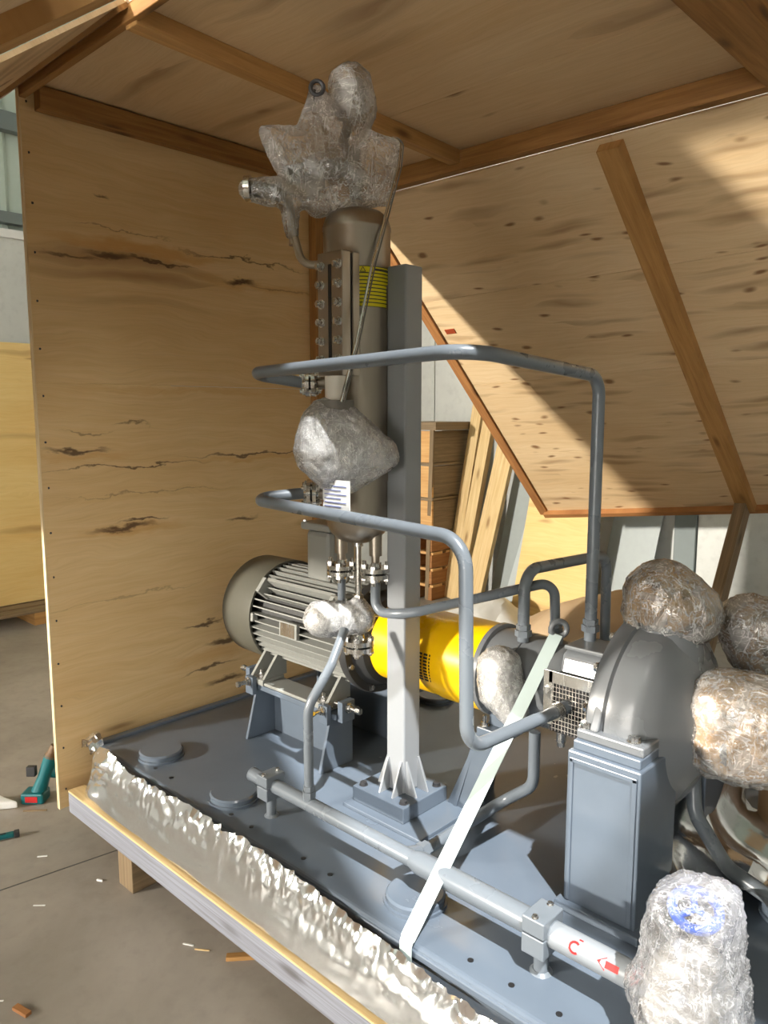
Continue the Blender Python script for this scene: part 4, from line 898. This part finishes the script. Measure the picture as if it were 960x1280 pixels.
# valve in bubble wrap on the header end
wrap('bubble_wrap', 'valve wrapped in bubble wrap with a blue handwheel at the header end', [
    [(V((-0.500, 1.290, 0.652)), .042), (V((-0.445, 1.340, 0.668)), .042), (V((-0.440, 1.295, 0.655)), .036), (V((-0.505, 1.340, 0.660)), .036), (V((-0.475, 1.325, 0.55)), .085), (V((-0.485, 1.325, 0.46)), .10), (V((-0.455, 1.325, 0.44)), .085)],
    [(V((-0.545, 1.325, 0.455)), .05), (V((-0.50, 1.325, 0.43)), .06)]], BUBBLE, core=CORE_W, ks=0.80, cs=[[(V((-0.475, 1.325, 0.53)), .07), (V((-0.485, 1.325, 0.46)), .10), (V((-0.455, 1.325, 0.44)), .085)]], voxel=0.005, smooth_it=4, amp=0.003, freq=40, ridge=0.006, rfreq=10)
gv = thing('gate_valve', 'gate valve with blue handwheel inside the bubble wrap', 'valve', (-0.47, 1.33, PZ))
hw = MB().torus((-0.473, 1.316, 0.655), (0.2, -0.35, 1), 0.040, 0.009, 32, 10)
for k in range(3):
    t = 2*PI*k/3; hw.cyl((-0.473, 1.316, 0.655), (-0.475+0.038*math.cos(t), 1.315+0.038*math.sin(t), 0.655-0.008*math.cos(t)+0.013*math.sin(t)), 0.006, 8)
hw.build('handwheel', BLUE, gv)
MB().cyl((-0.47, 1.33, 0.45), (-0.473, 1.316, 0.653), 0.012, 14).lathe((-0.47, 1.33, PZ+0.001), (0, 0, 1), [(0, .04), (.05, .05), (.15, .055), (.2, .03)], 24).build('valve_body', GREYIN, gv)

# ================================================================ FOIL
def crumple_sheet(name, fn, nu, nv, mat, parent=None, amp=0.01, freq=14, ridge=0.012, rfreq=8):
    sd = V((random.random()*40, random.random()*40, 3)); vs = []; fs = []
    for i in range(nu+1):
        for j in range(nv+1):
            u, v = i/nu, j/nv; p = V(fn(u, v)); q = V(fn(min(u+1e-3, 1.0), v))-V(fn(max(u-1e-3, 0), v)); r = V(fn(u, min(v+1e-3, 1.0)))-V(fn(u, max(v-1e-3, 0)))
            n = q.cross(r); n = n.normalized() if n.length > 1e-9 else V((0, 0, 1))
            k = (abs(noise.noise(p*rfreq+sd))*2.0-0.5)*ridge + noise.noise(p*freq-sd)*amp + (abs(noise.noise(V((p.x*rfreq*2.3, p.y*rfreq, p.z*rfreq*0.8))+sd*3))-0.2)*ridge
            vs.append(p+n*k)
    for i in range(nu):
        for j in range(nv): a = i*(nv+1)+j; fs.append((a, a+1, a+nv+2, a+nv+1))
    o = MB().add(vs, fs).build(name, mat, parent, angle=28); return o
def lerp_tab(x, tab):
    for (x0, y0), (x1, y1) in zip(tab, tab[1:]):
        if x <= x1: return y0+(y1-y0)*max(0, (x-x0)/(x1-x0))
    return tab[-1][1]
def skirt(u, v):
    X = -2.50+u*2.95
    top = lerp_tab(X, [(-2.50, .372), (-2.40, .385), (-2.3, .352), (-1.9, .368), (-1.63, .382), (-1.3, .352), (-1.09, .335), (-.8, .318), (.5, .31)]) + 0.007*noise.noise(V((X*17, 0, 0)))
    bunch = math.exp(-((X+2.44)/.05)**2)
    pl = (abs(noise.noise(V((X*16, 2.5*v, 1.0))))-.2)*0.030*(1-v)**2.5 + (abs(noise.noise(V((X*41, 3*v, 9.0))))-.2)*0.012*(1-v)**2
    sw = 0.010*noise.noise(V((X*3.3, v*1.6, 4.0)))*math.sin(PI*min(1, v+.25))
    cr = (abs(noise.noise(V((X*7+v*2.5, v*3.0-X*2, 2.0))))-.2)*0.012*(0.25+bunch*2.2)
    Y = 1.170 - 0.054*v**0.9 - (pl+sw+cr) - bunch*0.012*math.sin(v*9)
    z = top - (top-0.206)*v + 0.4*cr
    return (X, Y, z)
tag(crumple_sheet('foil_skirt', skirt, 520, 20, FOIL, None, 0.0, 22, 0.0, 11), 'crumpled silver foil skirt along the front edge of the crate base', 'foil')
tag(crumple_sheet('foil_scrap', lambda u, v: (-2.600+0.075*u, 1.155+0.05*v, 0.335+0.05*math.sin(u*3)+0.02*v), 14, 12, FOIL, None, 0.01, 30, 0.012, 22), 'small torn foil scrap at the plate corner by the end panel', 'foil')
def bag(u, v):
    X = -0.83+0.42*u+0.10*v; Y = 2.15-0.42*v+0.1*u
    return (X, Y, PZ+0.03+0.17*math.exp(-((u-.15)/.3)**2)*(1-0.55*v)+0.02*math.sin(6*u+4*v))
tag(crumple_sheet('foil_bag', bag, 24, 24, FOIL_B, None, 0.015, 9, 0.05, 5.5), 'crumpled silver foil bag lying on the baseplate behind the pump stand', 'foil')
ht = pipe('grey_hose', 'grey bent hose running over the crumpled foil bag', [(-0.72, 1.93, 0.62), (-0.70, 1.90, 0.52), (-0.60, 1.86, 0.43), (-0.44, 1.83, 0.40), (-0.2, 1.80, 0.40)], 0.019, 0.08)

# ================================================================ BACKGROUND
ORD = ('lowest', 'second from the floor', 'third from the floor', 'fourth from the floor')
for k in range(4):
    z = 0.002+k*0.135; pl = thing('wooden_pallet', 'small orange wooden pallet against the concrete wall, %s in its stack' % ORD[k], 'pallet', (-4.12, 4.95, z), 'pallets under the small crates')
    for j in range(3): MB().box((-4.30, 4.72+j*0.17, z+0.105), (-3.93, 4.84+j*0.17, z+0.125)).build('slat', ORANGE, pl, smooth=False, uvfn=UX)
    for xx in (-4.28, -4.13, -3.99): MB().box((xx, 4.71, z), (xx+0.055, 5.18, z+0.105)).build('block', TIM_R, pl, smooth=False, uvfn=UY)
for k, nm in enumerate(('lowest', 'middle', 'topmost')):
    z = 0.545+k*0.28; bx_ = thing('small_crate', 'pale orange wooden box stacked on the pallets, %s of three' % nm, 'crate', (-4.12, 4.95, z), 'small crates on the pallets')
    MB().box((-4.30, 4.70, z+0.022), (-3.93, 4.72, z+0.275)).build('front_board', ORANGE, bx_, smooth=False, uvfn=lambda p, n, k=k: (p.x+k*1.3, p.z), bevel=0.003)
    MB().box((-3.955, 4.722, z+0.022), (-3.93, 5.17, z+0.275)).build('side_board', TIM_O, bx_, smooth=False, uvfn=UY, bevel=0.003)
    MB().box((-4.30, 4.695, z), (-3.92, 5.17, z+0.020)).build('floor_board', TIM_O, bx_, smooth=False, uvfn=UX)
tag(MB().box((-4.33, 4.68, 1.388), (-3.88, 5.16, 1.45)).build('plank_lid', TIM_O, None, smooth=False, uvfn=UX), 'thick grey plank lying on the topmost small crate', 'plank')
for i, (b, t, w_, d_, mt, lab) in enumerate([
    ((-3.90, 4.90, 0.0), (-3.80, 5.20, 1.85), 0.10, 0.05, TIM_L, 'tall pale board leaning beside the small crate stack'),
    ((-3.77, 4.84, 0.0), (-3.65, 5.20, 1.9), 0.10, 0.06, TIM_L, 'tall pale board leaning second from the small crate stack'),
    ((-3.60, 4.80, 0.0), (-3.44, 5.20, 1.75), 0.16, 0.05, TIM_L, 'wide pale board leaning between the thin boards and grey sheets'),
    ((-3.99, 4.72, 0.0), (-3.93, 4.70, 1.40), 0.04, 0.02, TIM_O, 'thin grey lath leaning on the small crate stack')]):
    tag(lumber('leaning_board', b, t, w_, d_, mt, up=(0, 1, 0)), lab, 'board')
GREYSH = m_plain('grey_sheet', srgb(150, 158, 158), 0.5)
def lean_sheet(name, x0, x1, sh, h, yb, yt, th, mat, lab):
    mb = MB().prism([(x0, yb, 0.0), (x1, yb, 0.0), (x1+sh, yt, h), (x0+sh, yt, h)], (0, th, 0)); tag(mb.build(name, mat, None, smooth=False, uvfn=uv_axes((1,0,0),(0,0,1)), bevel=0.002), lab, 'sheet')
lean_sheet('leaning_sheet', -3.56, -3.36, 0.14, 1.5, 4.98, 5.24, 0.015, GREYSH, 'narrow grey sheet leaning on the concrete wall beside the wide board')
lean_sheet('leaning_sheet', -3.36, -3.10, 0.16, 1.25, 4.86, 5.22, 0.02, m_plain('grey_sheet_pale', srgb(176, 184, 186), 0.5), 'pale grey sheet leaning next to the yellow plywood sheet')
lean_sheet('leaning_plywood', -3.22, -2.63, 0.10, 1.6, 4.78, 5.05, 0.018, PLY_C, 'yellow plywood sheet leaning on the wall behind the arched pipe')
lean_sheet('leaning_sheet', -2.66, -2.30, 0.10, 1.2, 5.02, 5.24, 0.012, GREYSH, 'dark grey sheet leaning to the right of the yellow plywood')
# tan plywood along the left wall, small pallet foot
lean = MB().prism([(XL+0.22, 1.2, 0.12), (XL+0.22, 3.6, 0.12), (XL+0.06, 3.6, 2.04), (XL+0.06, 1.2, 2.04)], (0.018, 0, 0))
tag(lean.build('leaning_plywood', PLY_C, None, smooth=False, uvfn=uv_axes((0,1,0),(0,0,1))), 'tall tan plywood sheet leaning on the far concrete wall beyond the end panel', 'sheet')
pf = thing('pallet', 'low wooden pallet lying under the tan plywood sheet', 'pallet', (XL+0.35, 2.4, 0))
for k in range(3): MB().box((XL+0.12, 2.18+k*0.30, 0), (XL+0.50, 2.30+k*0.30, 0.09)).build('block', TIM_M, pf, smooth=False, uvfn=UX)
for k in range(3): MB().box((XL+0.12+k*0.14, 1.7, 0.09), (XL+0.22+k*0.14, 3.2, 0.115)).build('slat', TIM_O, pf, smooth=False, uvfn=UY)
tag(crumple_sheet('plastic_sheet', lambda u, v: (-3.75+0.95*u, 4.25+0.5*v, 0.03+0.10*math.exp(-((u-.62)/.16)**2)*math.exp(-((v-.5)/.35)**2)+0.12*math.sin(PI*u)*math.sin(PI*v)), 40, 26, TARP, None, 0.02, 6, 0.03, 5), 'crumpled grey plastic sheet heaped on the floor behind the yellow guard', 'plastic sheet')
def kraft(u, v):
    x = -2.75+1.12*u; a = PI*v; return (x, 4.12-0.36*math.cos(a)*(1+.1*math.sin(5*u)), 0.005+(0.26+0.36*u)*math.sin(a)**0.55*min(1, math.sin(PI*min(max(u, .001), .999))**0.35))
tag(crumple_sheet('kraft_cover', kraft, 40, 30, KRAFT, None, 0.012, 5, 0.015, 4), 'brown paper covered heap of goods behind the wrapped pump flanges', 'paper cover')

# ================================================================ FLOOR CLUTTER
dr = thing('cordless_drill', 'teal cordless drill standing on its battery beside the end panel', 'drill', (-3.0, 1.14, 0))
bx = V((-3.0, 1.14, 0)); Rv = V((math.sin(YAW), math.cos(YAW), 0))
lean_d = (V((0, 0, 1)) + Rv*0.34 + Fh*0.12).normalized()
MB().box((-0.045, -0.036, 0.0), (0.045, 0.036, 0.045), Matrix.Translation(bx) @ Matrix.Rotation(math.atan2(Rv.y, Rv.x), 4, 'Z')).build('battery', TEAL, dr, smooth=False, bevel=0.008)
MB().box((-0.026, -0.0375, 0.010), (0.022, -0.036, 0.034), Matrix.Translation(bx) @ Matrix.Rotation(math.atan2(Rv.y, Rv.x), 4, 'Z')).build('red_label', RED, dr, smooth=False)
MB().tube([bx+lean_d*0.035, bx+lean_d*0.10, bx+lean_d*0.19], [0.030, 0.024, 0.026], 0.01, 16).build('grip', TEAL, dr)
MB().cyl(bx+lean_d*0.185, bx+lean_d*0.205, 0.027, 18, 0.02).cyl(bx+lean_d*0.205, bx+lean_d*0.235, 0.019, 16, 0.015).build('chuck', BROWN, dr)
MB().cyl(bx+lean_d*0.12+Rv*0.01+Fh*0.03, bx+lean_d*0.10+Rv*0.14+Fh*0.05, 0.034, 20).build('motor_housing', TEAL, dr)
MB().box((-0.058, -0.012, 0.105), (-0.022, 0.012, 0.145), Matrix.Translation(bx+Rv*0.03) @ Matrix.Rotation(math.atan2(Rv.y, Rv.x), 4, 'Z')).build('belt_clip', BLACK, dr, smooth=False, bevel=0.003)
tag(crumple_sheet('plastic_bag', lambda u, v: (-3.03+0.10*u, 1.25+0.10*v, 0.012+0.05*math.sin(PI*u)*math.sin(PI*v)), 14, 14, WHITE, None, 0.01, 30, 0.012, 20), 'small white plastic bag lying beside the cordless drill', 'bag')
kn = thing('utility_knife', 'teal utility knife lying on the concrete floor', 'knife', (-2.78, 0.95, 0))
MB().bar((-2.84, 0.845, 0.012), (-2.79, 0.975, 0.012), 0.024, 0.016).build('handle', TEAL, kn, smooth=False, bevel=0.004)
MB().bar((-2.79, 0.975, 0.012), (-2.784, 0.992, 0.012), 0.026, 0.020).build('nose', BLACK, kn, smooth=False, bevel=0.003)
MB().bar((-2.835, 0.858, 0.0205), (-2.80, 0.95, 0.0205), 0.009, 0.002).build('slider', BLACK, kn, smooth=False)
wt = MB().prism([(-3.10, 0.985, 0.002), (-3.03, 1.0, 0.002), (-2.985, 1.065, 0.002), (-3.05, 1.045, 0.002), (-3.13, 1.03, 0.002)], (0, 0, 0.03))
tag(wt.build('caulk_nozzle_cap', WHITE, None, smooth=False, bevel=0.006), 'white pointed plastic nozzle lying on the floor before the drill', 'nozzle')
for i, (p, q, w_, h_, mt, nm, lab, cat) in enumerate([
    ((-1.70, 1.14), (-1.62, 1.23), 0.035, 0.02, TIM_M, 'wood_offcut', 'small brown wood offcut on the floor under the sill board', 'offcut'),
    ((-2.95, 1.07), (-2.86, 1.17), 0.012, 0.008, TIM_O, 'wood_splinter', 'dark wood splinter on the floor next to the end panel', 'splinter'),
    ((-1.95, 0.655), (-1.87, 0.675), 0.03, 0.015, TIM_R, 'wood_offcut', 'reddish wood offcut lying alone on the open floor', 'offcut'),
    ((-1.845, 1.09), (-1.80, 1.115), 0.010, 0.005, WHITE, 'plastic_shred', 'white plastic shred on the floor before the sill board', 'shred'),
    ((-1.80, 1.10), (-1.745, 1.14), 0.008, 0.005, TIM_L, 'wood_shaving', 'pale wood shaving on the floor before the sill board', 'shaving'),
    ((-2.02, 0.62), (-1.985, 0.655), 0.008, 0.004, WHITE, 'plastic_shred', 'white plastic shred near the reddish wood offcut', 'shred'),
    ((-2.34, 0.86), (-2.30, 0.90), 0.008, 0.004, WHITE, 'plastic_shred', 'white plastic shred midway over the bare concrete', 'shred'),
    ((-2.60, 0.98), (-2.57, 1.02), 0.010, 0.005, WHITE, 'plastic_shred', 'white plastic shred near the teal knife', 'shred'),
    ((-2.32, 1.06), (-2.29, 1.075), 0.010, 0.01, WHITE, 'plastic_shred', 'white plastic shred beside the timber bearer', 'shred')]):
    tag(lumber(nm, (p[0], p[1], h_*0.3), ((p[0]+q[0]*2)/3, (p[1]+q[1]*2)/3, h_*0.3), w_*0.6, h_*0.6, mt, bevel=0.001), lab, cat)
for o in bpy.data.objects:
    if '_w' in o: del o['_w']
